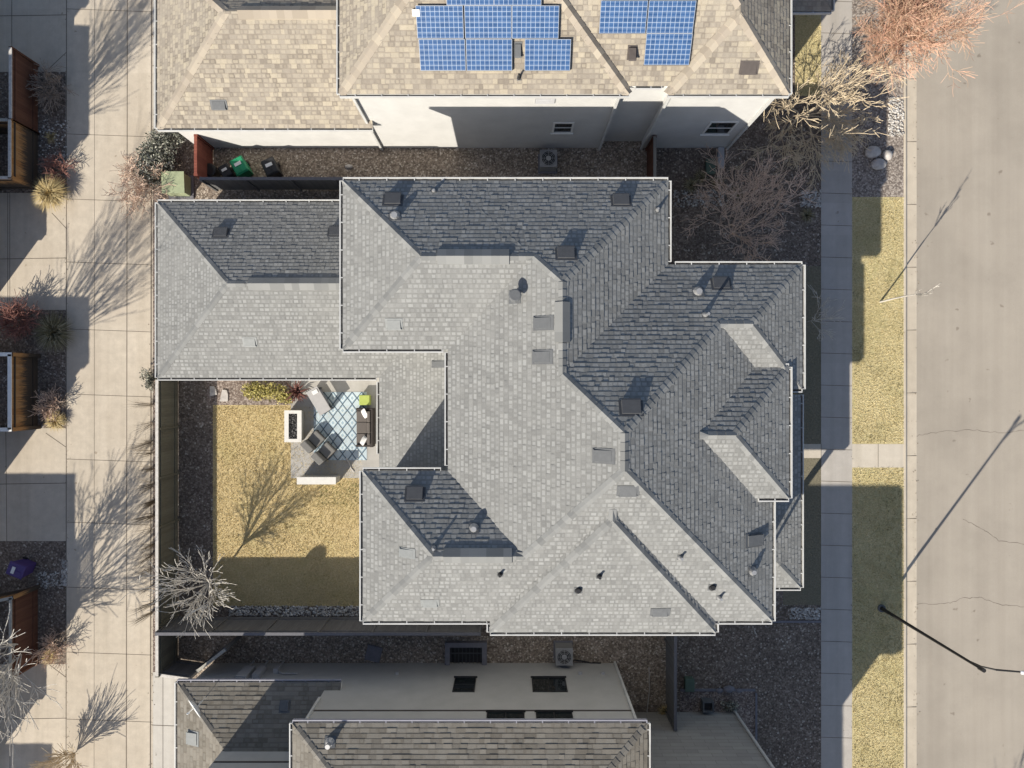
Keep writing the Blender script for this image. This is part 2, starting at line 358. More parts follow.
# ---------------------------------------------------------------- roofs
ALLM = []; GUT = .11
EX, STEP = .19, .013
def mass(xw, xe, ys, yn, z, p, axis='x', W='hip', E='hip', Sd='hip', N='hip', rS=None, lst=None):
    xw, xe, ys, yn = xw + GUT, xe - GUT, ys + GUT, yn - GUT
    pl = []
    if axis == 'x':
        half = (yn - ys) / 2; rise = p * half; ym = (ys + yn) / 2
        rw = half if W == 'hip' else 0; re = half if E == 'hip' else 0
        R1 = V((xw + rw, ym, z + rise)); R2 = V((xe - re, ym, z + rise))
    else:
        half = (xe - xw) / 2; rise = p * half; xm = (xw + xe) / 2
        rs = (rS or half) if Sd == 'hip' else 0; rn = half if N == 'hip' else 0
        R1 = V((xm, ys + rs, z + rise)); R2 = V((xm, yn - rn, z + rise))
    A, B, Cc, D = V((xw, ys, z)), V((xe, ys, z)), V((xe, yn, z)), V((xw, yn, z))
    gab = []
    if axis == 'x':
        pl.append(('S', [A, B, R2, R1])); pl.append(('N', [Cc, D, R1, R2]))
        (pl if W == 'hip' else gab).append(('W', [D, A, R1])); (pl if E == 'hip' else gab).append(('E', [B, Cc, R2]))
    else:
        pl.append(('W', [D, A, R1, R2])); pl.append(('E', [B, Cc, R2, R1]))
        (pl if Sd == 'hip' else gab).append(('S', [A, B, R1])); (pl if N == 'hip' else gab).append(('N', [Cc, D, R2]))
    m = dict(b=(xw, xe, ys, yn), z=z, pl=pl, gab=gab, R1=R1, R2=R2, A=A, B=B, C=Cc, D=D)
    m['eq'] = []
    for nm, poly in pl:
        n = (poly[1] - poly[0]).cross(poly[2] - poly[0]).normalized()
        if n.z < 0: n = -n
        m['eq'].append((nm, poly[0], n))
    if lst is not None: lst.append(m)
    ALLM.append(m)
    return m
def mheight(m, x, y):
    xw, xe, ys, yn = m['b']
    if not (xw - 1e-6 <= x <= xe + 1e-6 and ys - 1e-6 <= y <= yn + 1e-6): return -1, None
    best, bn = 1e9, None
    for nm, o, n in m['eq']:
        zz = o.z - ((x - o.x) * n.x + (y - o.y) * n.y) / n.z
        if zz < best: best, bn = zz, n
    return best, bn
def rheight(x, y, ms=None):
    b, bn = 0, V((0, 0, 1))
    for m in (ms or ALLM):
        z, n = mheight(m, x, y)
        if z > b: b, bn = z, n
    return b, bn
def hit(px, py):
    z = 14.0
    while z > 0:
        q = P(px, py, z); h, n = rheight(q.x, q.y)
        if h >= z:
            lo, hi = z, z + .1
            for _ in range(18):
                mid = (lo + hi) / 2; q = P(px, py, mid); h, n = rheight(q.x, q.y)
                if h >= mid: lo = mid
                else: hi = mid
            q = P(px, py, lo); h, n = rheight(q.x, q.y); return q, n
        z -= .1
    return P(px, py, 0), V((0, 0, 1))
def clip(poly, b, keep_above):
    out = []
    for i in range(len(poly)):
        p, q = poly[i], poly[(i + 1) % len(poly)]
        ip = (p[1] >= b) == keep_above or abs(p[1] - b) < 1e-9; iq = (q[1] >= b) == keep_above or abs(q[1] - b) < 1e-9
        if ip: out.append(p)
        if ip != iq:
            t = (b - p[1]) / (q[1] - p[1]); out.append((p[0] + t * (q[0] - p[0]), b))
    return out
def clipa(poly, a, keep_above):
    return [(y, x) for x, y in clip([(y, x) for x, y in poly], a, keep_above)]
def courses(mb, poly, mi=0, seed=0, tw=(.14, .26)):
    e = (poly[1] - poly[0]).normalized(); n = e.cross(poly[2] - poly[0]).normalized(); u = n.cross(e)
    if n.z < 0: n = -n
    o = poly[0]; pp = [((p - o).dot(e), (p - o).dot(u)) for p in poly]
    top = max(b for a, b in pp); i = 0; rr = random.Random(seed)
    mb.face([p - n * .004 for p in poly], mi, [(seed * 9 + .5, .5)] * len(poly))
    while i * EX < top:
        b0, b1 = i * EX, min((i + 1) * EX, top)
        q = clip(clip(pp, b0, True), b1 + .008, False); i += 1
        if len(q) < 3: continue
        a, amax = min(x for x, y in q) - rr.uniform(0, .3), max(x for x, y in q); k = 0
        while a < amax:
            a1 = a + rr.uniform(*tw); c = clipa(clipa(q, a, True), a1, False); k += 1
            if len(c) >= 3:
                st = STEP * rr.choice((.55, 1.0, 1.0, 1.7)); uid = seed * 997 + k
                f = lambda x, y: o + e * x + u * y + n * (st * (1 - (y - b0) / EX) + .001)
                mb.face([f(x, y) for x, y in c], mi, [(uid + .02 + .96 * (x - a) / (a1 - a), i + .02 + .96 * min(1, (y - b0) / EX)) for x, y in c])
                lo = [x for x, y in c if abs(y - b0) < 1e-6]
                if len(lo) >= 2:
                    w0, w1 = o + e * min(lo) + u * b0, o + e * max(lo) + u * b0
                    mb.face([w0, w1, w1 + n * (st + .001), w0 + n * (st + .001)], mi, [(uid + .5, i + .5)] * 4)
            a = a1
def eaves(mb, m, mi=1):
    k = .002 + .003 * (ALLM.index(m) % 12); xw, xe, ys, yn = m['b']; xw += k; xe -= k; ys += k; yn -= k; z = m['z'] - k
    c = [V((xw, ys, z)), V((xe, ys, z)), V((xe, yn, z)), V((xw, yn, z))]; d = V((0, 0, -.2))
    for i in range(4):
        a, b = c[i], c[(i + 1) % 4]; mb.quadm([a + d, b + d, b, a], mi)
    mb.quadm([x + d for x in c][::-1], mi)
    for nm, poly in m['gab']: mb.face(poly, mi)
def caps(mb, a, b, ms, mi=0, hw=.14, L=.26, lift=.024):
    a, b = V(a), V(b); d = b - a; n = max(1, int(d.length / L)); h = V((d.x, d.y, 0)).normalized(); h = V((-h.y, h.x, 0))
    if a.z > b.z: a, b = b, a; d = -d
    for i in range(n):
        p, q = a + d * (i / n), a + d * ((i + 1.15) / n)
        p.z = max(p.z - .08, rheight(p.x, p.y, ms)[0]); q.z = max(q.z - .08, rheight(q.x, q.y, ms)[0], p.z if i == n - 1 else 0)
        w = lambda s, t, up: V((s.x + h.x * hw * t, s.y + h.y * hw * t, max(rheight(s.x + h.x * hw * t, s.y + h.y * hw * t, ms)[0], s.z - .12) + up))
        pc, qc = p + V((0, 0, lift + .02)), q + V((0, 0, lift))
        rv = (random.random(), 0)
        for t in (1, -1):
            mb.face([w(p, t, lift + .008), pc, qc, w(q, t, lift - .014)], mi, [rv] * 4)
            mb.face([w(p, t, lift + .008), pc, p], mi, [rv] * 3)
            mb.face([w(p, t, lift + .008), w(q, t, lift - .014), w(q, t, -.03), w(p, t, -.03)], mi, [rv] * 4)
def ridgevent(mb, a, b, ms, mi=0, hw=.27, t=.07):
    a, b = V(a), V(b); d = (b - a).normalized(); h = V((-d.y, d.x, 0))
    def ring(p):
        out = []
        for s in (1, -1):
            q = p + h * hw * s; z = rheight(q.x, q.y, ms)[0]; out.append((V((q.x, q.y, z - .02)), V((q.x, q.y, z + t))))
        return out, p + V((0, 0, t + .02))
    a.z = rheight(a.x, a.y, ms)[0]; b.z = rheight(b.x, b.y, ms)[0]
    r0, c0 = ring(a); r1, c1 = ring(b); n = max(1, int((b - a).length / .3))
    for s in (0, 1):
        for i in range(n):
            f0, f1 = i / n, (i + 1) / n; L = lambda x, y, f: x.lerp(y, f)
            mb.face([L(r0[s][1], r1[s][1], f0), L(r0[s][1], r1[s][1], f1), L(c0, c1, f1) , L(c0, c1, f0)], mi, [(random.random(), 0)] * 4)
        mb.quadm([r0[s][0], r1[s][0], r1[s][1], r0[s][1]], mi)
    for r, c in ((r0, c0), (r1, c1)): mb.face([r[0][0], r[0][1], c, r[1][1], r[1][0]], mi)
GI = [0]
def gutter(parent, a, b, out, mats=('gutter', 'gutter_in'), z=None):
    """U-channel gutter along an eave from a to b; out = outward unit vector"""
    a, b, o = V(a), V(b), V(out); GI[0] += 1; e = (b - a).normalized(); L = (b - a).length; dz = (GI[0] % 9) * .0017
    a = a + V((0, 0, .02 + dz)); mb = MB(); dn = V((0, 0, -.14))
    mb.obox(a + o * .085, e * L, o * .045, dn, 0)
    mb.obox(a + o * .004 + V((0, 0, -.10)), e * L, o * .081, V((0, 0, -.03)), 1)
    k = .6
    while k < L:
        mb.obox(a + e * k + o * .004 + V((0, 0, -.005)), e * .035, o * .0805, V((0, 0, -.015)), 0); k += 1.05
    for t in (0, L - .02): mb.obox(a + e * t + o * .004 + V((0, 0, -.002)), e * .02, o * .08, V((0, 0, -.13)), 0)
    return mb.build('gutter', [M[mats[0]], M[mats[1]]], parent)
def frame_at(q, n):
    """local frame on a roof: along, upslope, normal"""
    if abs(n.x) + abs(n.y) < 1e-4: return V((1, 0, 0)), V((0, 1, 0)), n
    e = V((-n.y, n.x, 0)).normalized(); u = n.cross(e)
    if u.z < 0: e, u = -e, -u
    return e, u, n
def boxvent(roof, px, py, w=.42, l=.5, h=.16, mat='vent'):
    q, n = hit(px, py); e, u, n = frame_at(q, n); mb = MB()
    A = [q - e * w * .62 - u * l * .62, q + e * w * .62 - u * l * .62, q + e * w * .62 + u * l * .7, q - e * w * .62 + u * l * .7]
    mb.obox(A[0] + n * .012, e * w * 1.24, u * l * 1.32, n * .012)          # flashing flange
    b = [q - e * w / 2 - u * l / 2, q + e * w / 2 - u * l / 2, q + e * w / 2 + u * l / 2, q - e * w / 2 + u * l / 2]
    t = [b[0] + n * h + e * .02, b[1] + n * h - e * .02, b[2] + n * h * .45 - e * .02, b[3] + n * h * .45 + e * .02]
    for i in range(4): mb.quadm([b[i], b[(i + 1) % 4], t[(i + 1) % 4], t[i]])
    mb.quadm(t)
    mb.obox(b[0] + n * (h - .03) - u * .05, e * w, u * .06, n * .03)        # hood lip over the opening
    return mb.build('roof_vent', M[mat], roof)
def pipe(roof, px, py, r=.05, h=.4, mat='metal', cap=False, boot=True):
    q, n = hit(px, py); mb = MB(); e, u, n = frame_at(q, n)
    if boot: mb.obox(q - e * r * 2.2 - u * r * 2.2 + n * .014, e * r * 4.4, u * r * 4.4, n * .01, 1); mb.tube([q + n * .01, q + V((0, 0, .1 + r))], [r * 2, r * 1.15], 10)
    mb.tube([q - V((0, 0, .1)), q + V((0, 0, h))], [r, r], 10)
    if cap: mb.tube([q + V((0, 0, h - .02)), q + V((0, 0, h + .03)), q + V((0, 0, h + .12)), q + V((0, 0, h + .14))], [r * 1.1, r * 2.1, r * 2.1, r * 1.7], 12)
    k = 16 if boot else 0
    return mb.build('vent_pipe', [M[mat], M['vent']], roof)
def window(parent, c, n, w, h, mull='h', fm='white', t=.09):
    c, n = V(c), V(n); e = V((-n.y, n.x, 0)); up = V((0, 0, 1)); mb = MB()
    a = c - e * w / 2 - up * h / 2
    for o, x, y in ((a - e * t - up * t, e * (w + 2 * t), up * t), (a - e * t + up * h, e * (w + 2 * t), up * t), (a - e * t, e * t, up * h), (a + e * w, e * t, up * h)):
        mb.obox(o - n * .03, x, n * .07, y)
    mb.obox(a - e * (t + .05) - up * (t + .04) - n * .02, e * (w + 2 * t + .1), n * .1, up * .04)
    if mull == 'h': mb.obox(a + up * (h / 2 - .03) - n * .03, e * w, n * .055, up * .06)
    else: mb.obox(a + e * (w / 2 - .03) - n * .03, e * .06, n * .055, up * h)
    f = mb.build('window', M[fm], parent)
    g = MB(); g.quadm([a + n * .008, a + e * w + n * .008, a + e * w + up * h + n * .008, a + up * h + n * .008]); g.build('pane', M['glass'], f)
    return f
def walls(mb, m, inset, z0=0, top=.19, mi=0):
    xw, xe, ys, yn = m['b']; x0, x1, y0, y1 = xw + inset, xe - inset, ys + inset, yn - inset; z1 = m['z'] - top
    c = [(x0, y0), (x1, y0), (x1, y1), (x0, y1)]
    for i in range(4):
        a, b = c[i], c[(i + 1) % 4]; mb.quadm([(a[0], a[1], z0), (b[0], b[1], z0), (b[0], b[1], z1), (a[0], a[1], z1)], mi)
def roofpart(house, ms, mat, trim='white', tw=(.14, .26)):
    mb = MB()
    for i, m in enumerate(ms):
        for j, (nm, poly) in enumerate(m['pl']): courses(mb, poly, 0, i * 7 + j, tw)
        eaves(mb, m)
    return mb.build('roof', [M[mat], M[trim]], house)
def downspout(parent, a, b, mat='gutter', r=.05):
    mb = MB(); a, b = V(a), V(b); mb.obox(a - V((r, r, 0)), (2 * r, 0, 0), (0, 2 * r, 0), (0, 0, b.z - a.z))
    return mb.build('downspout', M[mat], parent)

# ================================================================ SETTING
def sheet(name, rects, z, mat, kind='structure', px=True):
    mb = MB()
    for x0, y0, x1, y1 in rects:
        a, b = (P(x0, y1), P(x1, y0)) if px else (V((x0, y0, 0)), V((x1, y1, 0)))
        mb.face([(a.x, a.y, z), (b.x, a.y, z), (b.x, b.y, z), (a.x, b.y, z)])
    return tag(mb.build(name, M[mat]), kind=kind)
sheet('ground', [(-400, -400, 400, 400)], -.16, 'mulch_dry', px=False)
mb = MB(); mb.box(-60, 19.58, -70, 70, -.15, 0)
tag(mb.build('yard_ground', M['mulch']), kind='structure')
mb = MB(); mb.face([(20.25, -200, -.12), (75, -200, -.12), (75, 200, -.12), (20.25, 200, -.12)]); tag(mb.build('street', M['street']), kind='structure')
mb = MB()
prof = [(19.58, -.02), (19.58, .012), (19.62, .022), (19.70, .016), (19.74, -.015), (19.78, -.10), (20.3, -.116)]
for (xa, za), (xb, zb) in zip(prof, prof[1:]): mb.quadm([(xa, -90, za), (xb, -90, zb), (xb, 90, zb), (xa, 90, za)])
tag(mb.build('kerb', M['kerb']), kind='structure')
mb = MB()
for y in list(range(-320, 1100, 63)):
    q = P(900, y + 20); mb.box(19.6, 20.28, q.y - .012, q.y + .012, -.13, -.094 if False else -.10)
mb.box(19.752, 19.772, -60, 60, -.12, -.088)
tag(mb.build('kerb_joints', M['joint']), kind='structure')

mb = MB(); rc = random.Random(2)
for pts in (((918, 436), (940, 432), (975, 430), (1003, 433), (1040, 428), (1100, 431)), ((918, 605), (950, 604), (965, 599), (981, 598), (1000, 605), (1030, 608), (1090, 604)), ((965, 520), (985, 530), (1000, 541), (1030, 545))):
    pp = []
    for a, b in zip(pts, pts[1:]):
        for k in range(8): t = k / 8; pp.append(P(a[0] + (b[0] - a[0]) * t + rc.uniform(-.5, .5), a[1] + (b[1] - a[1]) * t + rc.uniform(-.8, .8)))
    w0 = .012
    for a, b in zip(pp, pp[1:]):
        h = V((-(b - a).y, (b - a).x, 0)).normalized(); w1 = rc.uniform(.004, .013); z = V((0, 0, -.117))
        mb.face([a + h * w0 + z, a - h * w0 + z, b - h * w1 + z, b + h * w1 + z]); w0 = w1
tag(mb.build('street_cracks', M['joint']), kind='structure')
sheet('alley', [(66, -700, 153, 1500)], .012, 'alley')
sheet('driveway', [(-500, -260, 66, 72), (-500, 193, 66, 310), (-500, 428, 66, 541), (-500, 664, 66, 1000)], .012, 'alley')
sheet('driveway_apron', [(153, 672, 177, 1000), (153, -300, 158, 131)], .008, 'apron')
jm = MB()
def joint(x0, y0, x1, y1, w=.018, z=.016):
    a, b = P(x0, y0), P(x1, y1); d = (b - a).normalized(); h = V((-d.y, d.x, 0)) * w
    jm.face([(a + h + V((0, 0, z))), (a - h + V((0, 0, z))), (b - h + V((0, 0, z))), (b + h + V((0, 0, z)))])
joint(128, -400, 126, 1100); joint(67, -400, 66, 1100); joint(152.5, -400, 150, 1100, .03); joint(95, -400, 94, 1100, .008)
for y in (-40, 12, 137, 202, 265, 332, 397, 462, 525, 590, 655, 722, 790): joint(67, y - 3, 152, y, .012)
for y in (17, 260, 485, 720): joint(-60, y, 67, y - 2, .016)
for x in (10, 8): joint(x, 193, x, 310, .014)
joint(6, 428, 7, 541, .014); joint(11, 664, 9, 900, .014); joint(12, -100, 12, 72, .014)
joint(52, 213, 67, 229, .015); joint(50, 665, 66, 677, .015); joint(46, 433, 66, 447, .015); joint(50, 68, 67, 52, .015)
joint(163, 672, 163, 900, .01); joint(152, 725, 176, 726, .012)
for y in range(-160, 900, 32): joint(821, y + 1, 852, y + 2, .012)
joint(878, 444, 878, 467, .012); joint(821, 444, 821, 467, .012)
joint(328, 383, 328, 392, .01); joint(290, 432, 378, 432, .008); joint(347, 383, 347, 391, .01); joint(303, 383, 303, 478, .008)
tag(jm.build('concrete_joints', M['joint']), kind='structure')
sheet('sidewalk', [(821, -300, 852, 1100)], .012, 'walk')
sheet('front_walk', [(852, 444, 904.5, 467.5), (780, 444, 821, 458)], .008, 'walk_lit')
sheet('tree_lawn', [(852, 197, 904, 444), (852, 467.5, 904, 1000)], .004, 'lawn_strip')
sheet('corner_lawn', [(795, -200, 821, 96)], .004, 'lawn_strip')
sheet('strip_gravel', [(852, -300, 904, 197)], .004, 'gravel_pale')
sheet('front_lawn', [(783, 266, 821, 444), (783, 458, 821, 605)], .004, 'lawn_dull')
sheet('courtyard_lawn', [(213, 405, 380, 606)], .004, 'lawn')
sheet('courtyard_bed', [(207, 360, 292, 405)], .004, 'gravel_pink')
sheet('patio', [(291, 370, 395, 478)], .03, 'patio')
sheet('side_gravel', [(178, 636, 672, 705), (195, 140, 655, 205)], .006, 'gravel_brown')
sheet('edge_gravel', [(153, 131, 178, 672), (680, 690, 755, 745)], .004, 'gravel_pink')
mb = MB(); mb.obox(P(680, 622.5), (7.05, 0, 0), (0, .1, 0), (0, 0, .05)); mb.obox(P(680, 691), (3.75, 0, 0), (0, .12, 0), (0, 0, .05)); mb.obox(P(755, 745), (.1, 0, 0), (0, 2.6, 0), (0, 0, .048))
tag(mb.build('bed_edging', M['stone_grey']), kind='structure')

# grass tufts and pebbles that nobody could count
rnd = random.Random(4)
def tufts(name, rects, dens, hmin, hmax, mat, skip=None):
    mb = MB()
    for x0, y0, x1, y1 in rects:
        n = int((x1 - x0) * (y1 - y0) / 400 * dens)
        for _ in range(n):
            q = P(rnd.uniform(x0, x1), rnd.uniform(y0, y1)); um = .5 + .42 * nz.noise(q * .55) + .25 * nz.noise(q * 2.1)
            for k in range(2):
                a = rnd.uniform(0, 6.283); h = rnd.uniform(hmin, hmax); w = .013
                d = V((math.cos(a), math.sin(a), 0)); s = V((-d.y, d.x, 0)) * w
                uvv = [(min(1, max(0, rnd.gauss(um, .2))), 0)] * 3
                mb.face([q + s, q - s, q + d * h * rnd.uniform(.3, 1.3) + V((0, 0, h))], 0, uvv)
    return tag(mb.build(name, M[mat]), kind='stuff')
tufts('grass', [(213, 406, 362, 606)], 300, .03, .09, 'blade_soft')
tufts('grass', [(318, 482, 360, 505)], 120, .04, .09, 'straw_green')
tufts('grass', [(853, 198, 903, 443), (853, 468, 903, 800)], 280, .03, .09, 'blade')
tufts('grass', [(795, 0, 821, 95)], 160, .03, .08, 'blade')
def pebbles(name, rects, n, r0, r1, mat, z=0):
    mb = MB()
    for x0, y0, x1, y1 in rects:
        for _ in range(n):
            q = P(rnd.uniform(x0, x1), rnd.uniform(y0, y1)); r = rnd.uniform(r0, r1)
            mb.ico((q.x, q.y, r * .4), r, 1, .18, rnd, 0, (rnd.uniform(.8, 1.3), rnd.uniform(.7, 1.1), .65))
    return tag(mb.build(name, M[mat], smooth=True), kind='stuff')
pebbles('river_cobbles', [(230, 606, 362, 616)], 700, .03, .075, 'cobble')
pebbles('river_cobbles', [(888, 97, 903, 136)], 300, .035, .07, 'cobble')
pebbles('river_cobbles', [(673, 190, 725, 207), (800, 190, 821, 207), (790, 608, 820, 619)], 260, .03, .06, 'cobble')
pebbles('river_cobbles', [(62, 560, 67, 585), (38, 572, 66, 588), (40, 120, 68, 165)], 130, .03, .06, 'cobble')

mb = MB()
for _ in range(700):
    x = rnd.choice((rnd.gauss(152, 2.2), rnd.gauss(67, 1.6), rnd.gauss(917, 2.0), rnd.gauss(853, 1.2))); q = P(x, rnd.uniform(-20, 790)); a = rnd.uniform(0, 6.28); L = rnd.uniform(.015, .045)
    z = -.10 if x > 908 else .02; d1, d2 = V((math.cos(a), math.sin(a), 0)) * L, V((-math.sin(a), math.cos(a), .3)) * L * .5
    q = V((q.x, q.y, z)); mb.face([q - d1, q + d2, q + d1, q - d2], 0, [(rnd.random(), 0)] * 4)
tag(mb.build('leaf_litter', M['straw_dark']), kind='stuff')
# ================================================================ MAIN HOUSE
house = thing('grey_house', 'large grey shingled house with many hips filling the middle of the picture', 'house', (0, 0, 0))
ms = []; Z = 8.4; PT = .565
gar = mass(-16.3, -4.0, .18, 8.41, 3.0, .51, 'x', E='gable', lst=ms)
con = mass(-6.17, 1.9, -4.4, 4.0, 3.004, .54, 'y', Sd='gable', N='gable', lst=ms)
K = (H - Z) / 27.0; K2 = (H - 8.85) / (H - 8.42)
def smass(x0, x1, y0, y1, z, *a, k=K, **kw): return mass(x0 * k, x1 * k, y0 * k, y1 * k, z, *a, **kw)
core = smass(-2.58, 6.13, -.2, 7.95, Z, PT, 'y', Sd='gable', lst=ms)
nw = smass(-6.63, 1.0, 1.23, 7.95, Z, PT, 'x', E='gable', lst=ms)
se = smass(-2.58, 10.14, -9.25, 4.71, Z, PT, 'y', lst=ms)
fm = smass(6.0, 11.30, -.31, 4.71, Z, PT, 'x', W='gable', lst=ms)
gm = smass(5.5, 10.62, -4.45, .76, 8.85, PT, 'x', W='gable', k=K2, lst=ms)
hm = smass(-.96, 7.95, -9.68, -3.9, Z + .006, .615, 'y', N='gable', rS=4.75, lst=ms)
im = smass(-5.86, .5, -9.25, -3.24, Z, PT, 'x', E='gable', lst=ms)
po = mass(8.6, 12.6, -8.92, -.35, 4.7, .45, 'y', N='gable', lst=ms)
def setpoly(m, side, poly): m['pl'] = [(n, poly if n == side else p) for n, p in m['pl']]
_nx = core['A'].x + (nw['R1'].z - Z) / PT; _ix = se['A'].x + (im['R1'].z - Z) / PT; _fx = se['B'].x - (fm['R1'].z - Z) / PT; _vy = se['C'].y - (core['R2'].z - Z) / PT
setpoly(core, 'W', [core['D'], V((core['A'].x, se['C'].y, Z)), V((core['R2'].x, _vy, core['R2'].z)), core['R2']])
setpoly(nw, 'N', [V((core['A'].x, nw['C'].y, Z)), nw['D'], nw['R1'], V((_nx, nw['R1'].y, nw['R1'].z))])
setpoly(fm, 'N', [fm['C'], V((se['B'].x, fm['C'].y, Z)), V((_fx, fm['R1'].y, fm['R1'].z)), fm['R2']])
setpoly(im, 'S', [im['A'], V((se['A'].x, im['A'].y, Z)), V((_ix, im['R1'].y, im['R1'].z)), im['R1']])
roof = roofpart(house, ms, 'shingle_grey')
MS = ms
wm = MB()
for i, m in enumerate(ms):
    if m is po: continue
    walls(wm, m, .4 + i * .005, 0)
for i in (0, 1): pass
wall = wm.build('wall', M['wall_grey'], house)
# porch posts
for y in (-8.4, -4.7, -.9):
    b = MB(); b.box(12.05, 12.27, y - .11, y + .11, .81, 4.5); b.box(12.0, 12.32, y - .16, y + .16, 0, .8); b.build('porch_post', M['white'], house)
b = MB(); b.box(9.75, 12.4, -8.6, -.7, 0, .17); b.build('porch_floor', M['walk'], house)
cb = MB()
x_se = se['R2'].x; cx = core['R2'].x
vy = se['C'].y - (core['R2'].z - Z) / PT                  # where the core ridge runs into the south east hip
nwx = core['A'].x + (nw['R1'].z - Z) / PT; imx = se['A'].x + (im['R1'].z - Z) / PT
fvx = se['B'].x - (fm['R1'].z - Z) / PT; gvx = se['B'].x - (gm['R1'].z - Z) / PT
hn = min(se['A'].y + (hm['R1'].z - Z) / PT, -3.95)
pt = lambda x, y: V((x, y, rheight(x, y, MS)[0]))
for a, b in ((gar['D'], gar['R1']), (gar['A'], gar['R1']), (gar['R1'], pt(gar['R1'].x + .7, gar['R1'].y)), (nw['D'], nw['R1']), (nw['A'], nw['R1']), (nw['R1'], pt(nwx, nw['R1'].y)),
             (pt(nwx, nw['R1'].y), core['R2']), (core['C'], core['R2']), (core['R2'], pt(cx, vy)), (pt(cx, vy), se['R2']), (se['R2'], se['R1']), (pt(imx, im['R1'].y), se['R1']), (se['B'], se['R1']),
             (pt(fvx, fm['R1'].y), fm['R2']), (fm['C'], fm['R2']), (pt(fvx, fm['R1'].y), se['R2']), (fm['B'] + (fm['R2'] - fm['B']) * .3, fm['R2']),
             (gm['C'], gm['R2']), (gm['B'], gm['R2']), (pt(gvx, gm['R2'].y), gm['R2']), (hm['A'], hm['R1']), (hm['B'], hm['R1']), (hm['R1'], pt(hm['R1'].x, hn)),
             (im['D'], im['R1']), (im['A'], im['R1']), (im['R1'], pt(imx, im['R1'].y)), (po['B'], po['R1'] + (po['B'] - po['R1']) * .45)):
    cb = MB(); caps(cb, a, b, MS); cb.build('ridge_cap', M['cap_grey'], roof)

for a, b in ((V((-11.3, gar['R1'].y, gar['R1'].z)), V((-6.9, gar['R1'].y, gar['R1'].z))), (V((-2.65, nw['R1'].y, nw['R1'].z)), V((-.1, nw['R1'].y, nw['R1'].z))),
             (V((core['R1'].x, 2.85, core['R1'].z)), V((core['R1'].x, 1.45, core['R1'].z))), (V((-2.45, im['R1'].y, im['R1'].z)), V((.0, im['R1'].y, im['R1'].z)))):
    r = MB(); ridgevent(r, a, b, MS); r.build('ridge_vent', M['cap_grey'], roof)
def ed(m, side, a=None, b=None):
    xw, xe, ys, yn = m['b']; z = m['z']
    if side in 'NS':
        y = yn if side == 'N' else ys; return (V((xw if a is None else a, y, z)), V((xe if b is None else b, y, z)), V((0, 1 if side == 'N' else -1, 0)))
    x = xe if side == 'E' else xw; return (V((x, ys if a is None else a, z)), V((x, yn if b is None else b, z)), V((1 if side == 'E' else -1, 0, 0)))
for m, s, a, b in ((gar, 'W', None, None), (gar, 'N', None, -6.2), (gar, 'S', None, -6.2), (con, 'W', -3.2, .1), (nw, 'W', None, None), (nw, 'N', None, -2.6), (nw, 'S', None, -2.6),
                   (core, 'N', -2.6, None), (core, 'E', 4.65, None), (core, 'W', -3.1, 1.2), (fm, 'N', 6.2, None), (fm, 'E', None, None), (fm, 'S', 10.4, None),
                   (gm, 'E', None, None), (gm, 'N', 9.2, None), (gm, 'S', 9.2, None), (se, 'E', None, -4.3), (se, 'S', 7.85, None), (hm, 'S', None, None), (hm, 'E', None, -9.1), (hm, 'W', None, -9.1),
                   (im, 'S', None, -.95), (im, 'W', None, None), (im, 'N', None, -2.7), (po, 'E', None, None), (po, 'S', 9.9, None)):
    p, q, o = ed(m, s, a, b); gutter(house, p, q, o)
for px, py, w, l, h, mt in ((393, 200, .62, .42, .15, 'vent_dark'), (621, 201, .62, .42, .15, 'vent_dark'), (566, 254, .62, .42, .16, 'vent_dark'), (631, 408, .66, .46, .17, 'vent_dark'), (721, 284, .62, .42, .13, 'vent_dark'),
                            (221, 233, .6, .40, .13, 'vent_dark'), (336, 232, .6, .40, .13, 'vent_dark'), (543, 323, .42, .62, .07, 'vent'), (542, 357, .42, .62, .07, 'vent'), (603, 456, .42, .62, .07, 'vent'),
                            (628, 491, .62, .32, .06, 'vent'), (660, 612, .60, .28, .06, 'vent'), (430, 603, .56, .26, .06, 'vent_light'), (407, 553, .3, .56, .06, 'vent_light'), (415, 494, .62, .44, .16, 'vent_dark'),
                            (754, 540, .42, .68, .14, 'vent'), (394, 324, .52, .34, .08, 'vent_light'), (250, 342, .52, .34, .08, 'vent_light'), (439, 364, .26, .6, .06, 'vent')):
    if w > .1: boxvent(roof, px, py, w, l, h, mt)
pipe(roof, 515, 297, .11, .42, 'vent', True)
for px, py, r, h, mt in ((434, 191, .045, .16, 'metal'), (657, 210, .045, .24, 'metal'), (698, 292, .10, .17, 'metal'), (705, 315, .055, .5, 'metal'), (474, 528, .09, .2, 'metal'), (434, 548, .045, .26, 'metal'),
                         (500, 574, .05, .3, 'black'), (599, 576, .05, .3, 'black'), (578, 590, .07, .1, 'black'), (680, 557, .05, .32, 'metal'), (712, 587, .07, .1, 'black'), (719, 597, .05, .32, 'metal'),
                         (752, 571, .09, .26, 'metal'), (395, 216, .1, .1, 'metal')):
    pipe(roof, px, py, r, h, mt)
def wwin(m, side, t, z, w, h, mu):
    ins = .4 + ms.index(m) * .005; xw, xe, ys, yn = m['b']
    c, n = {'W': ((xw + ins, t, z), (-1, 0, 0)), 'E': ((xe - ins, t, z), (1, 0, 0)), 'S': ((t, ys + ins, z), (0, -1, 0)), 'N': ((t, yn - ins, z), (0, 1, 0))}[side]
    window(house, c, n, w, h, mu)
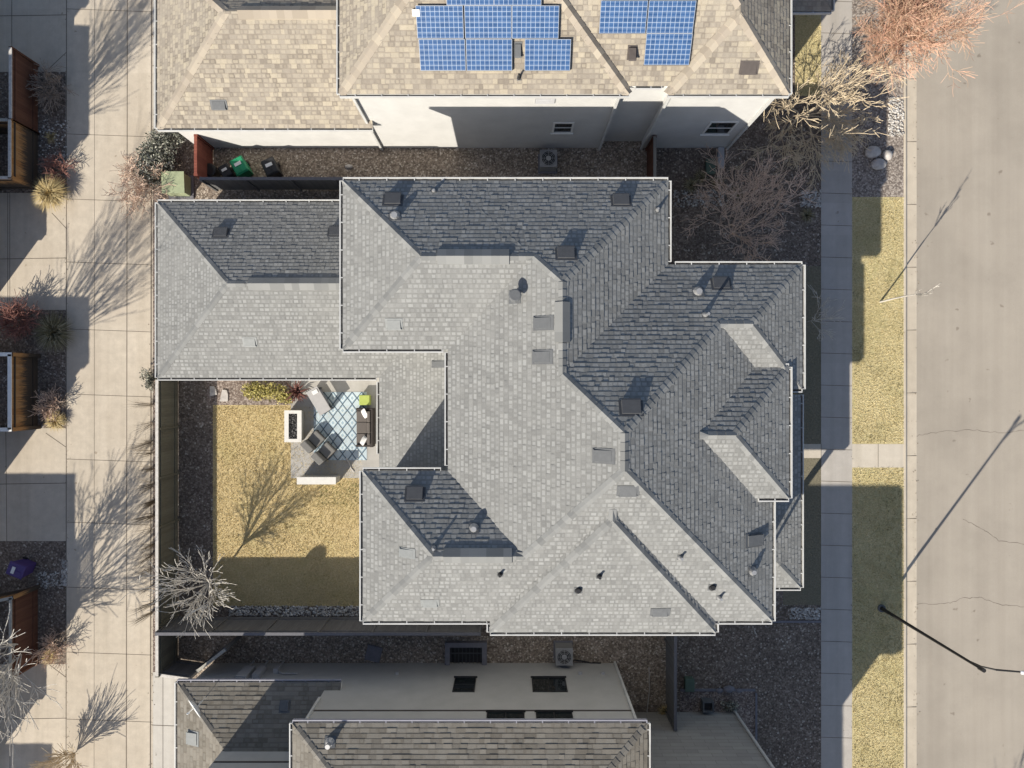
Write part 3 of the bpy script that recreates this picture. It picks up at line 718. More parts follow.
for a in ((im, 'W', -4.8, 2.0, 1.2, 1.5, 'v'), (im, 'W', -7.2, 2.0, 1.2, 1.5, 'v'), (im, 'W', -6.2, 6.4, 1.5, 1.5, 'v'), (core, 'W', -1.4, 6.7, 1.4, 1.2, 'v'), (nw, 'W', 4.6, 6.5, 1.5, 1.3, 'v'),
          (im, 'S', -3.2, 6.2, 1.2, 1.4, 'h'), (im, 'S', -3.2, 2.0, 1.2, 1.4, 'h'), (hm, 'S', 3.2, 6.2, 1.8, 1.5, 'v'), (hm, 'S', 3.2, 2.0, 1.8, 1.5, 'v'), (se, 'E', -6.7, 6.4, 1.5, 1.5, 'v'), (se, 'E', -6.7, 1.9, 1.5, 1.5, 'v'),
          (gm, 'E', -1.8, 6.4, 1.8, 1.5, 'v'), (fm, 'E', 2.2, 6.4, 1.3, 1.5, 'v'), (fm, 'E', 2.2, 2.0, 1.3, 1.5, 'v'), (nw, 'N', -2.0, 6.2, 1.2, 1.4, 'h'), (core, 'N', 3.0, 6.2, 1.2, 1.4, 'h')): wwin(*a)
gx = gm['b'][1] - .4 - .005 * ms.index(gm)
d = MB(); d.box(gx - .02, gx + .05, -2.6, -1.6, .17, 2.3); dd = d.build('front_door', M['table_leg'], house); k = MB(); k.box(gx + .05, gx + .11, -1.75, -1.70, 1.1, 1.25); k.build('handle', M['metal'], dd)
d = MB(); d.box(-15.86, -15.78, 1.8, 6.8, 0, 2.3)
for i in range(4): d.box(-15.885, -15.86, 1.85, 6.75, .06 + i * .57, .57 + i * .57)
d.build('garage_door', M['white'], house)
for a, b in ((V((9.62, -8.7, 0)), 8.2), (V((5.6, 7.42, 0)), 8.2), (V((-15.85, .6, 0)), 2.8), (V((-5.38, -8.7, 0)), 8.2)):
    downspout(house, a, V((a.x, a.y, b)))

# ================================================================ NORTH HOUSE
nh = thing('tan_house', 'white walled house with tan shingle roof and blue solar panels at the top', 'house', (0, 17, 0))
ns = []; ZN = 7.2
ng = mass(-16.06, -6.15, 11.4, 19.6, 3.5, .6, 'x', E='gable', lst=ns)
nm_ = mass(-6.95, 11.1, 11.72, 23.7, ZN, .63, 'x', lst=ns)
nl = mass(-6.95, 4.76, 11.4, 20.0, ZN + .004, .63, 'y', N='gable', lst=ns)
nr = mass(6.07, 11.1, 11.4, 17.0, ZN + .008, .63, 'y', N='gable', lst=ns)
npo = mass(9.0, 14.67, 16.9, 24, 3.1, .45, 'y', lst=ns)
nroof = roofpart(nh, ns, 'shingle_tan', 'white', (.14, .30))
w = MB(); walls(w, ng, .302); walls(w, nm_, .31); walls(w, nl, .29); walls(w, nr, .295)
nwall = w.build('wall', M['wall_white'], nh)
cb = MB()
for a, b in ((ng['A'], ng['R1']), (ng['D'], ng['R1']), (nl['A'], nl['R1']), (nl['B'], nl['R1']), (nr['A'], nr['R1']), (nr['B'], nr['R1']), (nm_['B'] + V((0, 0, 0)), nm_['R2'])):
    if a is nm_['B'] or (a - nm_['B']).length < .01: a = nr['R1'] + V((0, .3, 0)); b = nm_['R2']; a = V((a.x, 11.72 + (11.1 - a.x), 7.2 + .63 * (11.1 - a.x)))
    cb = MB(); caps(cb, a, b, ns, 0, .2, .3); cb.build('ridge_cap', M['cap_tan'], nroof)

r = MB(); ridgevent(r, V((-11.4, ng['R1'].y, ng['R1'].z)), V((-7.2, ng['R1'].y, ng['R1'].z)), ns); r.build('ridge_vent', M['cap_tan'], nroof)
for m, s, a, b in ((ng, 'S', None, None), (ng, 'W', None, None), (nl, 'S', None, None), (nl, 'W', None, 16.5), (nm_, 'S', 4.9, 5.95), (nr, 'S', None, None), (nr, 'E', None, 17), (nm_, 'E', 17, None), (npo, 'E', None, None), (npo, 'S', 11, None)):
    p, q, o = ed(m, s, a, b); gutter(nh, p, q, o)
# frieze boards under the tall eave
b = MB(); yw = 11.4 + .4
for x0, x1, y in ((-6.5, 4.34, yw), (4.36, 6.45, 11.72 + .42), (6.48, 10.68, 11.4 + .405)): b.box(x0, x1, y - .03, y + .01, ZN - .62, ZN - .2)
b.build('frieze_board', M['white'], nh)
b = MB(); b.box(-15.6, -6.6, yw - .03, yw + .01, 3.05, 3.28); b.build('frieze_board', M['white'], nh)
window(nh, (2.34, 11.802, 2.8), (0, -1, 0), .78, 1.1, 'h'); window(nh, (9.57, 11.805, 2.75), (0, -1, 0), 1.1, 1.4, 'h')
b = MB(); b.box(.95, 1.8, 11.765, 11.83, 5.65, 6.1)
for k in range(5): b.obox((.99, 11.735, 5.68 + k * .08), (.77, 0, 0), (0, .03, .04), (0, 0, .015))
b.build('wall_louvre', M['meter'], nh)
for x, y in ((4.36, 11.72), (6.44, 11.74), (10.72, 11.74), (-6.5, 11.72)): downspout(nh, (x, y, 0), (x, y, 7.05))
b = MB(); b.box(10.25, 10.55, 10.75, 11.78, .0, .22); b.build('downspout_extension', M['meter'], nh)
for px, py, w_, l_, h_, mt in ((219, 105, .6, .32, .09, 'vent'), (749, 68, .6, .38, .07, 'vent_brown'), (632, 53, .3, .4, .28, 'vent_brown'), (518, 50, .26, .42, .16, 'vent')):
    boxvent(nroof, px, py, w_, l_, h_, mt)
pipe(nroof, 519, 78, .04, .35, 'black')
def panel(px0, py0, px1, py1):
    q = [hit(x, y)[0] for x, y in ((px0, py1), (px1, py1), (px1, py0), (px0, py0))]; n = hit((px0 + px1) / 2, (py0 + py1) / 2)[1]
    o = q[0] + n * .13; e = V((1, 0, 0)); u = (n.cross(e)); u = u if u.z > 0 else -u
    w, l = 1.76, 1.105
    f = MB(); f.obox(o, e * w, u * l, n * .04, 0); f.obox(o - u * .015 - n * .11, e * w, u * .012, n * .13, 1); f.obox(o + e * (w - .004) - n * .10, e * .012, u * l, n * .09, 1)
    for k in (.25, .75):
        f.obox(o + e * w * k - n * .12, e * .05, u * l, n * .118, 1)
    fr = f.build('solar_panel', [M['solar_f'], M['solar_s']], nh)
    c = MB(); a = o + n * .044 + e * .014 + u * .014; x, y = e * (w - .028), u * (l - .028)
    c.face([a, a + x, a + x + y, a + y], 0, [(0, 0), (1, 0), (1, 1), (0, 1)]); c.build('cells', M['solar'], fr)
for r in ((447, -27, 493, 5), (494, -27, 540, 5), (418, 6, 464, 38), (465.5, 6, 511, 38), (512, 6, 558, 38), (421, 38.5, 467, 70), (467, 38.5, 513, 70), (524.5, 38.5, 570, 70), (598.5, 1.5, 644, 33), (645.5, 1.5, 692, 33), (643, 33.5, 689, 64.5)): panel(*r)
q, n = hit(413, 16); b = MB(); b.obox(q + n * .02, (.28, 0, 0), (0, .2, .12), n * .18); b.build('junction_box', M['label'], nh)

# ================================================================ SOUTH HOUSE
sh = thing('greige_house', 'greige sided house with brown grey hip roofs along the bottom edge', 'house', (0, -18, 0))
ss = []
sg = mass(-15.4, -7.7, -20.5, -13.53, 3.0, .40, 'x', E='gable', lst=ss)
sk = mass(-8.95, 5.56, -22.0, -13.55, 6.8, .34, 'x', lst=ss)
sj = mass(-13.2, -8.3, -22.2, -15.9, 6.4, .34, 'x', E='gable', lst=ss)
sf = mass(5.0, 11.65, -24.1, -15.8, 8.7, .34, 'x', lst=ss)
s2 = mass(2.0, 8.96, -33, -23.9, 8.5, .34, 'x', lst=ss)
sroof = roofpart(sh, ss, 'shingle_brown', 'white', (.2, .5))
w = MB(); walls(w, sg, .31); walls(w, sk, .291); walls(w, sj, .24); walls(w, s2, .5)
swall = w.build('wall', M['wall_greige'], sh)
w = MB(); walls(w, sf, .49); w.build('block_wall', M['wall_block'], sh)
cb = MB()
for a, b in ((sg['D'], sg['D'].lerp(sg['R1'], .55)), (sk['D'], sk['R1']), (sk['C'], sk['R2']), (sj['D'], sj['R1']), (sf['C'], sf['R2']), (sf['D'], sf['R1'])): cb = MB(); caps(cb, a, b, ss); cb.build('ridge_cap', M['cap_brown'], sroof)

for m, s, mm in ((sg, 'N', 'gutter_grey'), (sg, 'W', 'gutter'), (sk, 'N', 'gutter_grey'), (sk, 'W', 'gutter'), (sk, 'E', 'gutter'), (sj, 'N', 'gutter_grey'), (sj, 'W', 'gutter'), (sf, 'N', 'gutter'), (sf, 'E', 'gutter')):
    p, q, o = ed(m, s); gutter(sh, p, q, o, (mm, 'gutter_in'))
yk = -13.951
window(sh, (-2.2, yk, 2.55), (0, 1, 0), .92, 1.45, 'h', 'black', .045); window(sh, (1.73, yk, 2.55), (0, 1, 0), 1.5, 1.45, 'v', 'black', .045)
window(sh, (-.27, yk, 5.75), (0, 1, 0), 1.5, .9, 'v', 'black', .045); window(sh, (1.78, yk, 5.75), (0, 1, 0), 1.45, .9, 'v', 'black', .045)
b = MB(); b.box(-8.5, 5.1, yk - .01, yk + .03, 5.08, 5.16); b.build('trim_band', M['vent_brown'], sh)
b = MB(); b.box(-12.8, -8.6, -16.25, -16.21, 4.9, 4.97); b.build('trim_band', M['vent_brown'], sh)
downspout(sh, (5.13, -13.9, 0), (5.13, -13.9, 6.65)); downspout(sh, (11.1, -16.32, 0), (11.1, -16.32, 8.5)); downspout(sh, (-8.52, -13.9, 4.0), (-8.52, -13.9, 6.6), 'gutter')
boxvent(sroof, 193, 738, .55, .5, .12, 'vent_light'); pipe(sroof, 330, 742, .1, .4); boxvent(sroof, 285, 706, .4, .4, .14, 'vent')
# rooftop satellite dish
q, n = hit(206, 697); b = MB(); top = V((q.x + .12, q.y + .08, 4.35)); nn = V((-.66, -.44, .55)).normalized(); e1 = V((.53, -.85, 0)); e1 = (e1 - nn * e1.dot(nn)).normalized(); e2 = nn.cross(e1)
b.tube([q - V((0, 0, .1)), q + V((0, 0, .45)), top - nn * .02], [.03, .03, .03], 6)
R_ = .46; rings = [(0, 0), (.35, .02), (.7, .07), (1.0, .15)]
for (r0, d0), (r1, d1) in zip(rings, rings[1:]):
    for k in range(20):
        def pp(r, d, t, o=0): return top + (e1 * math.cos(t) + e2 * math.sin(t)) * r * R_ + nn * (d - o)
        t0, t1 = k * .31416, (k + 1) * .31416
        b.face([pp(r0, d0, t0), pp(r1, d1, t0), pp(r1, d1, t1), pp(r0, d0, t1)]); b.face([pp(r0, d0, t0, .02), pp(r0, d0, t1, .02), pp(r1, d1, t1, .02), pp(r1, d1, t0, .02)])
        if r1 == 1.0: b.face([pp(1, d1, t0), pp(1, d1, t1), pp(1, d1, t1, .02), pp(1, d1, t0, .02)])
arm = top + nn * .48 - e2 * .12; b.tube([top - e2 * (R_ * .95) + nn * .12, arm], [.02, .02], 5); b.tube([arm, arm - nn * .12], [.05, .04], 8)
b.build('satellite_dish', M['label'], sh)
# conduits and meters on the side wall
for x, zt, w_ in ((-13.0, 2.1, .5), (-12.3, 1.9, .35), (-11.5, 1.3, .22)):
    b = MB(); b.box(x, x + w_, -13.98, -13.72, .9, zt); b.tube([(x + .1, -13.85, 0), (x + .1, -13.85, 1.0)], [.04, .04], 6); b.build('meter_box', M['meter'], sh)
b = MB(); b.tube([(-10.3, -13.9, 1.4), (-11, -13.86, 1.5), (-11.4, -13.86, 1.1)], [.035] * 3, 6); b.build('conduit', M['meter'], sh)
for x in (-5.6, 3.2, 4.3): b = MB(); b.box(x, x + .16, -13.96, -13.85, 1.2, 1.4); b.build('wall_vent', M['meter'], sh)

# ================================================================ HOUSES BEYOND THE LEFT EDGE
def west_house(label, yc, blocks):
    o = thing('townhouse', label, 'house', (-31, yc, 0)); ms2 = []
    for i, (xe, ys, yn, z) in enumerate(blocks): ms2.append(mass(-36 + i * .3, xe + GUT, ys - GUT, yn + GUT, z, .4, 'x', lst=None))
    roofpart(o, ms2, 'shingle_brown', 'white', (.2, .5)); w = MB()
    for i, m in enumerate(ms2): walls(w, m, .12 + .01 * i)
    w.build('wall', M['wall_tan'], o); xe, ys, yn, z = blocks[0]
    window(o, (xe - .12, (ys + yn) / 2, z - 1.6), (1, 0, 0), 1.2, 1.2, 'v')
    d = MB(); d.box(xe - .16, xe - .08, (ys + yn) / 2 - 1.2, (ys + yn) / 2 + 1.2, 0, 2.2); d.build('garage_door', M['white'], o)
    return o
west_house('tan townhouse past the left edge, beside the rust brown fence', 7, ((-26.74, 4.79, 10.3, 6.2), (-25.98, 3.76, 5.3, 3.0)))
west_house('tan townhouse past the left edge, beside the white capped fence', -4.5, ((-26.74, -6.6, -3.26, 6.2), (-30, -9, -6, 5.0)))
w3 = west_house('tan townhouse past the left edge, behind the purple bin', -16, ((-26.74, -18.2, -14.6, 5.55), (-27.44, -18.0, -12.1, 6.2), (-25.98, -19.2, -17.6, 3.0)))
wb = MB(); wb.box(-26.76, -26.70, -18.1, -14.7, 6.35, 6.42); wb.box(-26.76, -26.70, -18.1, -14.7, 5.62, 5.68)
for k in range(23): wb.box(-26.75, -26.71, -18.1 + k * .15, -18.04 + k * .15, 5.5, 6.36)
wb.build('balcony_railing', M['white'], w3)
west_house('tan townhouse past the upper left corner of the picture', 19, ((-26.74, 11.4, 20, 6.2),))
west_house('tan townhouse past the lower left corner of the picture', -28, ((-28.6, -34, -25.6, 6.2),))

# ================================================================ FENCES
def fence(label, a, b, h, mat, cap, posts=2.4, thick=.05, name='fence', bright=None, z0=0, group=None, capw=.07):
    a, b = V((a.x, a.y, 0)), V((b.x, b.y, 0)); o = thing(name, label, 'fence' if name == 'fence' else 'gate', a, 0, group)
    e = (b - a).normalized(); s = V((-e.y, e.x, 0)); L = (b - a).length
    m = MB(); m.obox(a - s * thick / 2 + V((0, 0, .05)), e * L, s * thick, V((0, 0, h - .05))); m.build('boards', M[mat], o)
    m = MB(); m.obox(a - s * capw + V((0, 0, h + .002)), e * L, s * 2 * capw, V((0, 0, .04))); m.build('cap_rail', M[cap], o)
    m = MB()
    for z in (.35, h - .3): m.obox(a + s * (thick / 2 + .001) + V((0, 0, z)), e * L, s * .04, V((0, 0, .09)))
    m.build('rail', M[mat], o)
    n = max(1, round(L / posts)); proto = None
    for i in range(n + 1):
        m = MB(); p = a + e * (L * i / n); m.obox(p - e * .05 - s * .09, e * .1, s * .18, V((0, 0, h + .03))); m.build('post', M[mat], o)
    return o
fence('olive grey board fence along the concrete alley, west side of the courtyard lawn', P(178, 384, 0) + V((0, 0.2, 0)), V((-16.7, -13.75, 0)), 2.05, 'fence_olive', 'fence_cap')
fence('slate grey fence between the courtyard lawn and the greige house', V((-16.6, -11.65, 0)), V((-1.5, -11.65, 0)), 2.35, 'fence_grey', 'cap_slate', 2.65)
fence('dark fence between the garage and the gravel strip with the bins', V((-14.75, 9.72, 0)), V((-6.3, 9.72, 0)), 1.85, 'fence_grey', 'cap_slate', 2.4)
fence('short grey fence running off the south east corner of the grey house', V((7.7, -9.2, 0)), V((7.7, -16.3, 0)), 2.0, 'fence_grey', 'cap_slate', 3.5)
fence('short red brown gate panel between the two houses near the downspouts', V((6.75, 8.0, 0)), V((6.75, 11.7, 0)), 1.9, 'fence_rust', 'cap_brown', 2.0, name='gate')
fence('red stained wooden gate standing by the round sage shrub', V((-14.95, 9.9, 0)), V((-14.95, 11.75, 0)), 1.9, 'fence_red', 'fence_red', 2.4, name='gate')
fence('short pale topped fence joining the alley fence to the greige garage corner', V((-16.7, -13.75, 0)), V((-15.3, -13.95, 0)), 1.9, 'fence_grey', 'fence_cap', 1.6)
fence('open grey wooden gate beside the meters of the greige house', V((-14.9, -13.6, 0)), V((-13.6, -12.6, 0)), 1.8, 'fence_grey', 'cap_olive', 1.8, name='gate')
# left yards
fence('rust brown fence with pale cap around the upper left yard', V((-23.7, 15.9, 0)), V((-23.7, 12.5, 0)), 1.9, 'fence_rust', 'fence_cap', 3)
fence('streaky orange brown fence south of the rust brown one', V((-23.7, 12.48, 0)), V((-23.7, 9.75, 0)), 1.95, 'fence_brown', 'fence_cap', 2)
fence('brown fence along the upper left driveway edge by the straw grass', V((-23.65, 9.75, 0)), V((-27.5, 9.75, 0)), 1.9, 'fence_brown', 'fence_cap', 2)
fence('cross fence dividing the upper left yard', V((-23.8, 12.5, 0)), V((-27.5, 12.5, 0)), 1.85, 'fence_brown', 'cap_olive', 2)
fence('streaky brown fence with thick white cap at the middle of the left edge', V((-23.7, 1.4, 0)), V((-23.7, -2.15, 0)), 1.95, 'fence_brown', 'white', 3, capw=.09)
fence('white capped fence on the driveway side of the middle left yard', V((-23.6, -2.15, 0)), V((-27.5, -2.15, 0)), 1.95, 'fence_brown', 'white', 3, capw=.09)
fence('white capped fence on the planted side of the middle left yard', V((-23.6, 1.4, 0)), V((-27.5, 1.4, 0)), 1.95, 'fence_brown', 'white', 3, capw=.09)
fence('plain brown fence behind the bare tree at the lower left', V((-23.7, -10.1, 0)), V((-23.7, -13.9, 0)), 1.9, 'fence_rust', 'cap_olive', 3)
fence('brown fence beside the purple bin at the lower left', V((-23.6, -10.1, 0)), V((-27.5, -10.9, 0)), 1.9, 'fence_brown', 'cap_olive', 3)

# ================================================================ YARD THINGS
def ac(label, p):
    o = thing('air_conditioner', label, 'air conditioner', p); m = MB(); m.box(-.48, .48, -.48, .48, 0, .08); m.build('pad', M['stone_grey'], o, local=True)
    m = MB()
    for s in range(11): m.box(-.4, .4, -.4, .4, .1 + s * .065, .145 + s * .065)
    m.box(-.37, .37, -.37, .37, .08, .84)
    for x in (-.42, .38):
        for y in (-.42, .38): m.box(x, x + .04, y, y + .04, .08, .82)
    m.build('casing', M['ac'], o, local=True)
    m = MB(); m.box(-.42, .42, -.42, .42, .84, .88); m.build('lid', M['ac'], o, local=True)
    m = MB(); m.tube([(0, 0, .886), (0, 0, .9)], [.34, .34], 24); 
    m.build('fan_opening', M['black'], o, local=True)
    m = MB()
    for r in (.12, .2, .28, .34): m.tube([(r * math.cos(t * .2618), r * math.sin(t * .2618), .915) for t in range(25)], [.008] * 25, 4)
    for t in range(8): m.tube([(.0, 0, .915), (.36 * math.cos(t * .785), .36 * math.sin(t * .785), .91)], [.008] * 2, 4)
    m.tube([(0, 0, .90), (0, 0, .935)], [.12, .11], 14)
    m.build('fan_guard', M['metal'], o, local=True)
    return o
ac('grey air conditioning unit on gravel below the tan house wall', V((1.78, 11.0, 0)))
ac('grey air conditioning unit on gravel beside the greige house', V((2.55, -13.3, 0)))
def bin_(label, p, rz, mat, s=1.0, lab=True, cat='bin'):
    o = thing('wheelie_bin', label, cat, p, rz); m = MB()
    b = [V((-.26, -.30, .06)), V((.26, -.30, .06)), V((.26, .28, .06)), V((-.26, .28, .06))]; t = [V((-.31, -.36, .98)), V((.31, -.36, .98)), V((.31, .36, .98)), V((-.31, .36, .98))]
    b = [x * s for x in b]; t = [x * s for x in t]
    for i in range(4): m.quadm([b[i], b[(i + 1) % 4], t[(i + 1) % 4], t[i]])
    m.quadm(b[::-1]); m.build('body', M[mat], o, local=True)
    m = MB(); q = [V((-.34, -.40, .985)), V((.34, -.40, .985)), V((.34, .40, .985)), V((-.34, .40, .985))]; u = [V((-.28, -.32, 1.05)), V((.28, -.32, 1.05)), V((.28, .36, 1.08)), V((-.28, .36, 1.08))]
    q = [x * s for x in q]; u = [x * s for x in u]
    for i in range(4): m.quadm([q[i], q[(i + 1) % 4], u[(i + 1) % 4], u[i]])
    m.quadm(u); m.quadm(q[::-1]); m.box(-.02 * s, .02 * s, -.3 * s, .33 * s, 1.06 * s, 1.09 * s); m.build('lid', M[mat], o, local=True)
    if lab: m = MB(); m.obox(V((-.17, .0, 1.088)) * s, (.34 * s, 0, 0), (0, .16 * s, .006 * s), (0, 0, .008)); m.build('lid_label', M['label'], o, local=True)
    m = MB(); m.tube([V((-.3, .42, .95)) * s, V((.3, .42, .95)) * s], [.025, .025], 6); m.build('handle', M[mat], o, local=True)
    for x in (-.3, .27):
        m = MB(); m.tube([V((x, .3, .12)) * s, V((x + .04, .3, .12)) * s], [.12 * s, .12 * s], 12); m.build('wheel', M['black'], o, local=True)
    return o
G1 = 'bins standing in the gravel strip'
bin_('green wheelie bin with white label on its lid', P(247, 172) , math.radians(28), 'green')['group'] = G1
bin_('black wheelie bin with white label standing right of the green one', P(277, 173), math.radians(24), 'black')['group'] = G1
bin_('small black bin partly behind the fence, left of the green bin', P(232, 176), math.radians(30), 'black', .8)['group'] = G1
bin_('purple wheelie bin with white label standing in mulch at the left edge', P(30, 565), math.radians(68), 'purple')
# round black drum in the corner by the gate
m = MB(); q = P(215, 174); m.tube([q, q + V((0, 0, .7)), q + V((0, 0, .74))], [.3, .33, .25], 18); tag(m.build('drum', M['black'], origin=q), 'round black drum in the corner beside the red gate', 'drum')
# transformer
q = P(182, 188); o = thing('transformer_box', 'pale green utility transformer box beside the round sage shrub', 'utility box', q)
m = MB(); m.box(-.62, .62, -.55, .6, .0, .1); m.build('pad', M['stone_grey'], o, local=True)
m = MB(); m.box(-.52, .5, -.45, .5, .1, .85); m.build('cabinet', M['trans'], o, local=True, bevel=.03)
m = MB()
for a in ([(-.56, -.5, .85), (.54, -.5, .85), (.54, .54, .93), (-.56, .54, .93)],): m.obox(a[0], (1.1, 0, 0), (0, 1.04, .08), (0, 0, .04))
m.build('lid', M['trans'], o, local=True)
# stone boulders
for i, (px, py, r, sc, lab) in enumerate(((871, 153, .36, (1.1, .85, .7), 'largest grey boulder, left of the three on the kerbside gravel'), (886, 156, .30, (.8, .9, .7), 'pale round boulder, right of the three on the kerbside gravel'), (877, 165, .34, (1.15, .8, .65), 'grey boulder, lowest of the three on the kerbside gravel'))):
    q = P(px, py); m = MB(); m.ico((q.x, q.y, r * .4), r, 3, .06, random.Random(i), 0, sc); tag(m.build('boulder', M['stone'], origin=q, smooth=True), lab, 'boulder', 'boulders on the kerbside gravel')
# flat stones in the courtyard corner
for i, (x0, y0, x1, y1, rz, lab) in enumerate(((210, 386, 217, 396, .1, 'small pale square paver half in shade beside the fence bed'), (221, 390, 229, 402, -.15, 'pale flat stepping stone on the pinkish gravel corner'))):
    a, b = P(x0, y1), P(x1, y0); c = (a + b) / 2; m = MB(); w, h = (b.x - a.x) / 2, (b.y - a.y) / 2
    pts = [V((-w, -h, 0)), V((w, -h * .8, 0)), V((w * .8, h * .3, 0)), V((w * .3, h, 0)), V((-w * .8, h, 0))]
    m.face([p + V((0, 0, .07)) for p in pts]); 
    for k in range(5): m.face([pts[k], pts[(k + 1) % 5], pts[(k + 1) % 5] + V((0, 0, .07)), pts[k] + V((0, 0, .07))])
    s = m.build('paver', M['stone']); s.location = c; s.rotation_euler = (0, 0, rz); tag(s, lab, 'paver')
m = MB(); m.box(-.38, .38, -.38, .38, 0, .12); s = m.build('paver', M['stone_grey'], bevel=.02); s.location = P(374, 653); s.rotation_euler = (0, 0, -.25); tag(s, 'grey square block lying askew on the gravel beside the greige house', 'paver')
# egress window well
o = thing('window_well', 'grey framed basement window well against the greige house wall', 'window well', P(466, 652))
m = MB(); x0, x1, y0, y1 = P(445.5, 0).x, P(487, 0).x, -13.92, P(0, 640.5).y
for b in ((x0, x0 + .24, y0, y1), (x1 - .24, x1, y0, y1), (x0 + .24, x1 - .24, y1 - .24, y1)): m.box(*b, -.0, .32)
m.build('kerb_ring', M['stone_grey'], o)
m = MB(); m.face([(x0 + .24, y0, .012), (x1 - .24, y0, .012), (x1 - .24, y1 - .24, .012), (x0 + .24, y1 - .24, .012)]); m.build('well_floor', M['black'], o)
m = MB()
for k in range(9): xx = x0 + .3 + k * (x1 - x0 - .6) / 8; m.box(xx - .012, xx + .012, y0, y1 - .24, .14, .17)
m.box(x0 + .24, x1 - .24, y0 + .5, y0 + .55, .17, .2); m.build('grate', M['vent_dark'], o)
# utility boxes by the south garden
q = P(688, 682); m = MB(); m.box(-.2, .2, -.3, .3, 0, .35); m.box(-.23, .23, -.33, .33, .352, .39); s = m.build('utility_box', M['util'], bevel=.015); s.location = q; tag(s, 'dull green utility box on dark mulch by the grey fence', 'utility box')
q = P(719, 167) + V((0, 0, 0)); 
q = P(709, 168); m = MB(); m.box(-.2, .2, -.35, .35, 0, .3); m.box(-.23, .23, -.38, .38, .302, .34); s = m.build('utility_box', M['green'], bevel=.015); s.location = q; s.data.materials[0] = M['util']; tag(s, 'flat green utility lid beside the tan house wall', 'utility box')
q = P(706, 703); o = thing('planter', 'square dark planter with pale rim in the narrow pebble bed', 'planter', q)
m = MB()
for b in ((-.27, -.2, -.27, .27), (.2, .27, -.27, .27), (-.2, .2, -.27, -.2), (-.2, .2, .2, .27)): m.box(*b, .0, .45)
m.build('rim', M['vent'], o, local=True); m = MB(); m.box(-.199, .199, -.199, .199, .02, .3); m.build('soil', M['black'], o, local=True)
# rock group in the mulch bed
for i, (px, py, r) in enumerate(((728, 688, .22), (719, 690, .14), (739, 690, .13))):
    q = P(px, py); m = MB(); m.ico((q.x, q.y, r * .4), r, 2, .12, random.Random(i + 9), 0, (1.4, .8, .7)); tag(m.build('rock', M['stone_grey'], origin=q), ('largest grey rock at the edge of the dark mulch bed', 'small grey rock left of the largest one in the mulch bed', 'small grey rock right of the largest one in the mulch bed')[i], 'rock', 'rocks at the edge of the mulch bed')
q = P(722, 724, 1.0); 

q = P(349, 167); m = MB(); m.ico((q.x, q.y, .06), .16, 2, .1, random.Random(5), 0, (1.3, .7, .6)); tag(m.build('rock', M['stone'], origin=q), 'pale oblong rock lying on the gravel strip below the tan house wall', 'rock')
pts = [P(649, 667, .05), P(649.5, 690, .06), P(647, 711, .05), P(649, 716, .05)]; m = MB(); m.tube(pts, [.025] * 4, 6); tag(m.build('drain_pipe', M['stone'], origin=pts[0]), 'thin pale pipe lying on the gravel left of the short grey fence', 'pipe')
pts = [P(574, 660, .25), P(582, 661, .06), P(590, 663, .04), P(601, 663, .1)]; m = MB(); m.tube(pts, [.035] * 4, 6); tag(m.build('cable', M['black'], origin=pts[0]), 'black cable running from the air conditioner beside the greige house', 'cable')
# ---------------------------------------------------------------- patio furniture
m = MB(); a, b = P(314, 460), P(367, 392); m.face([(a.x, a.y, .046), (b.x, a.y, .046), (b.x, b.y, .046), (a.x, b.y, .046)], 0, [(0, 0), (b.x - a.x, 0), (b.x - a.x, b.y - a.y), (0, b.y - a.y)])
m.box(a.x, b.x, a.y, b.y, .032, .043)
tag(m.build('rug', M['rug'], origin=((a.x + b.x) / 2, (a.y + b.y) / 2, 0)), 'pale blue rug with a dark diamond pattern on the patio', 'rug')
# sofa, facing west
q = P(366.5, 427, .03); o = thing('sofa', 'dark wicker sofa with taupe cushions at the right edge of the rug', 'sofa', q)
m = MB(); m.box(-.42, .45, -.95, .95, .08, .28); m.box(.30, .45, -.95, .95, .28, .72); m.box(-.42, .30, -.95, -.84, .28, .52); m.box(-.42, .30, .84, .95, .28, .52)
for x in (-.38, .36):
    for y in (-.9, .84): m.box(x, x + .06, y, y + .06, 0, .08)
m.build('frame', M['sofa_f'], o, local=True, bevel=.02)
for k in (-1, 0, 1):
    m = MB(); m.box(-.41, .14, k * .555 - .27, k * .555 + .27, .285, .43); m.build('seat_cushion', M['sofa_c'], o, local=True, bevel=.04)
    m = MB(); m.obox((.13, k * .555 - .27, .43), (.15, 0, 0), (0, .54, 0), (.06, 0, .36)); m.build('back_cushion', M['sofa_c'], o, local=True, bevel=.04)
def pillow(label, p, rz, tilt):
    import bmesh
    m = MB(); N = 8
    for sgn in (1, -1):
        for i in range(N):
            for j in range(N):
                def f(a, b):
                    x, y = a / N * 2 - 1, b / N * 2 - 1; return V((x * .22, y * .22, sgn * .075 * max(0, (1 - x * x) * (1 - y * y)) ** .5))
                m.face([f(i, j), f(i + 1, j), f(i + 1, j + 1), f(i, j + 1)])
    s = m.build('pillow', M['pillow'], smooth=True); s.location = p; s.rotation_euler = (0, tilt, rz); tag(s, label, 'pillow', 'white pillows on the patio sofa')
pillow('white pillow at the upper end of the patio sofa', P(364.5, 413.5, .62), .5, -.9); pillow('white pillow at the lower end of the patio sofa', P(363.5, 440.5, .62), -.5, -.9)
q = P(366, 400, .03); m = MB(); m.box(-.25, .25, -.24, .24, 0, .42); m.box(-.26, .26, -.25, .25, .2, .22); s = m.build('pouf', M['lime'], bevel=.04); s.location = q; tag(s, 'lime green square pouf at the upper end of the sofa', 'pouf')
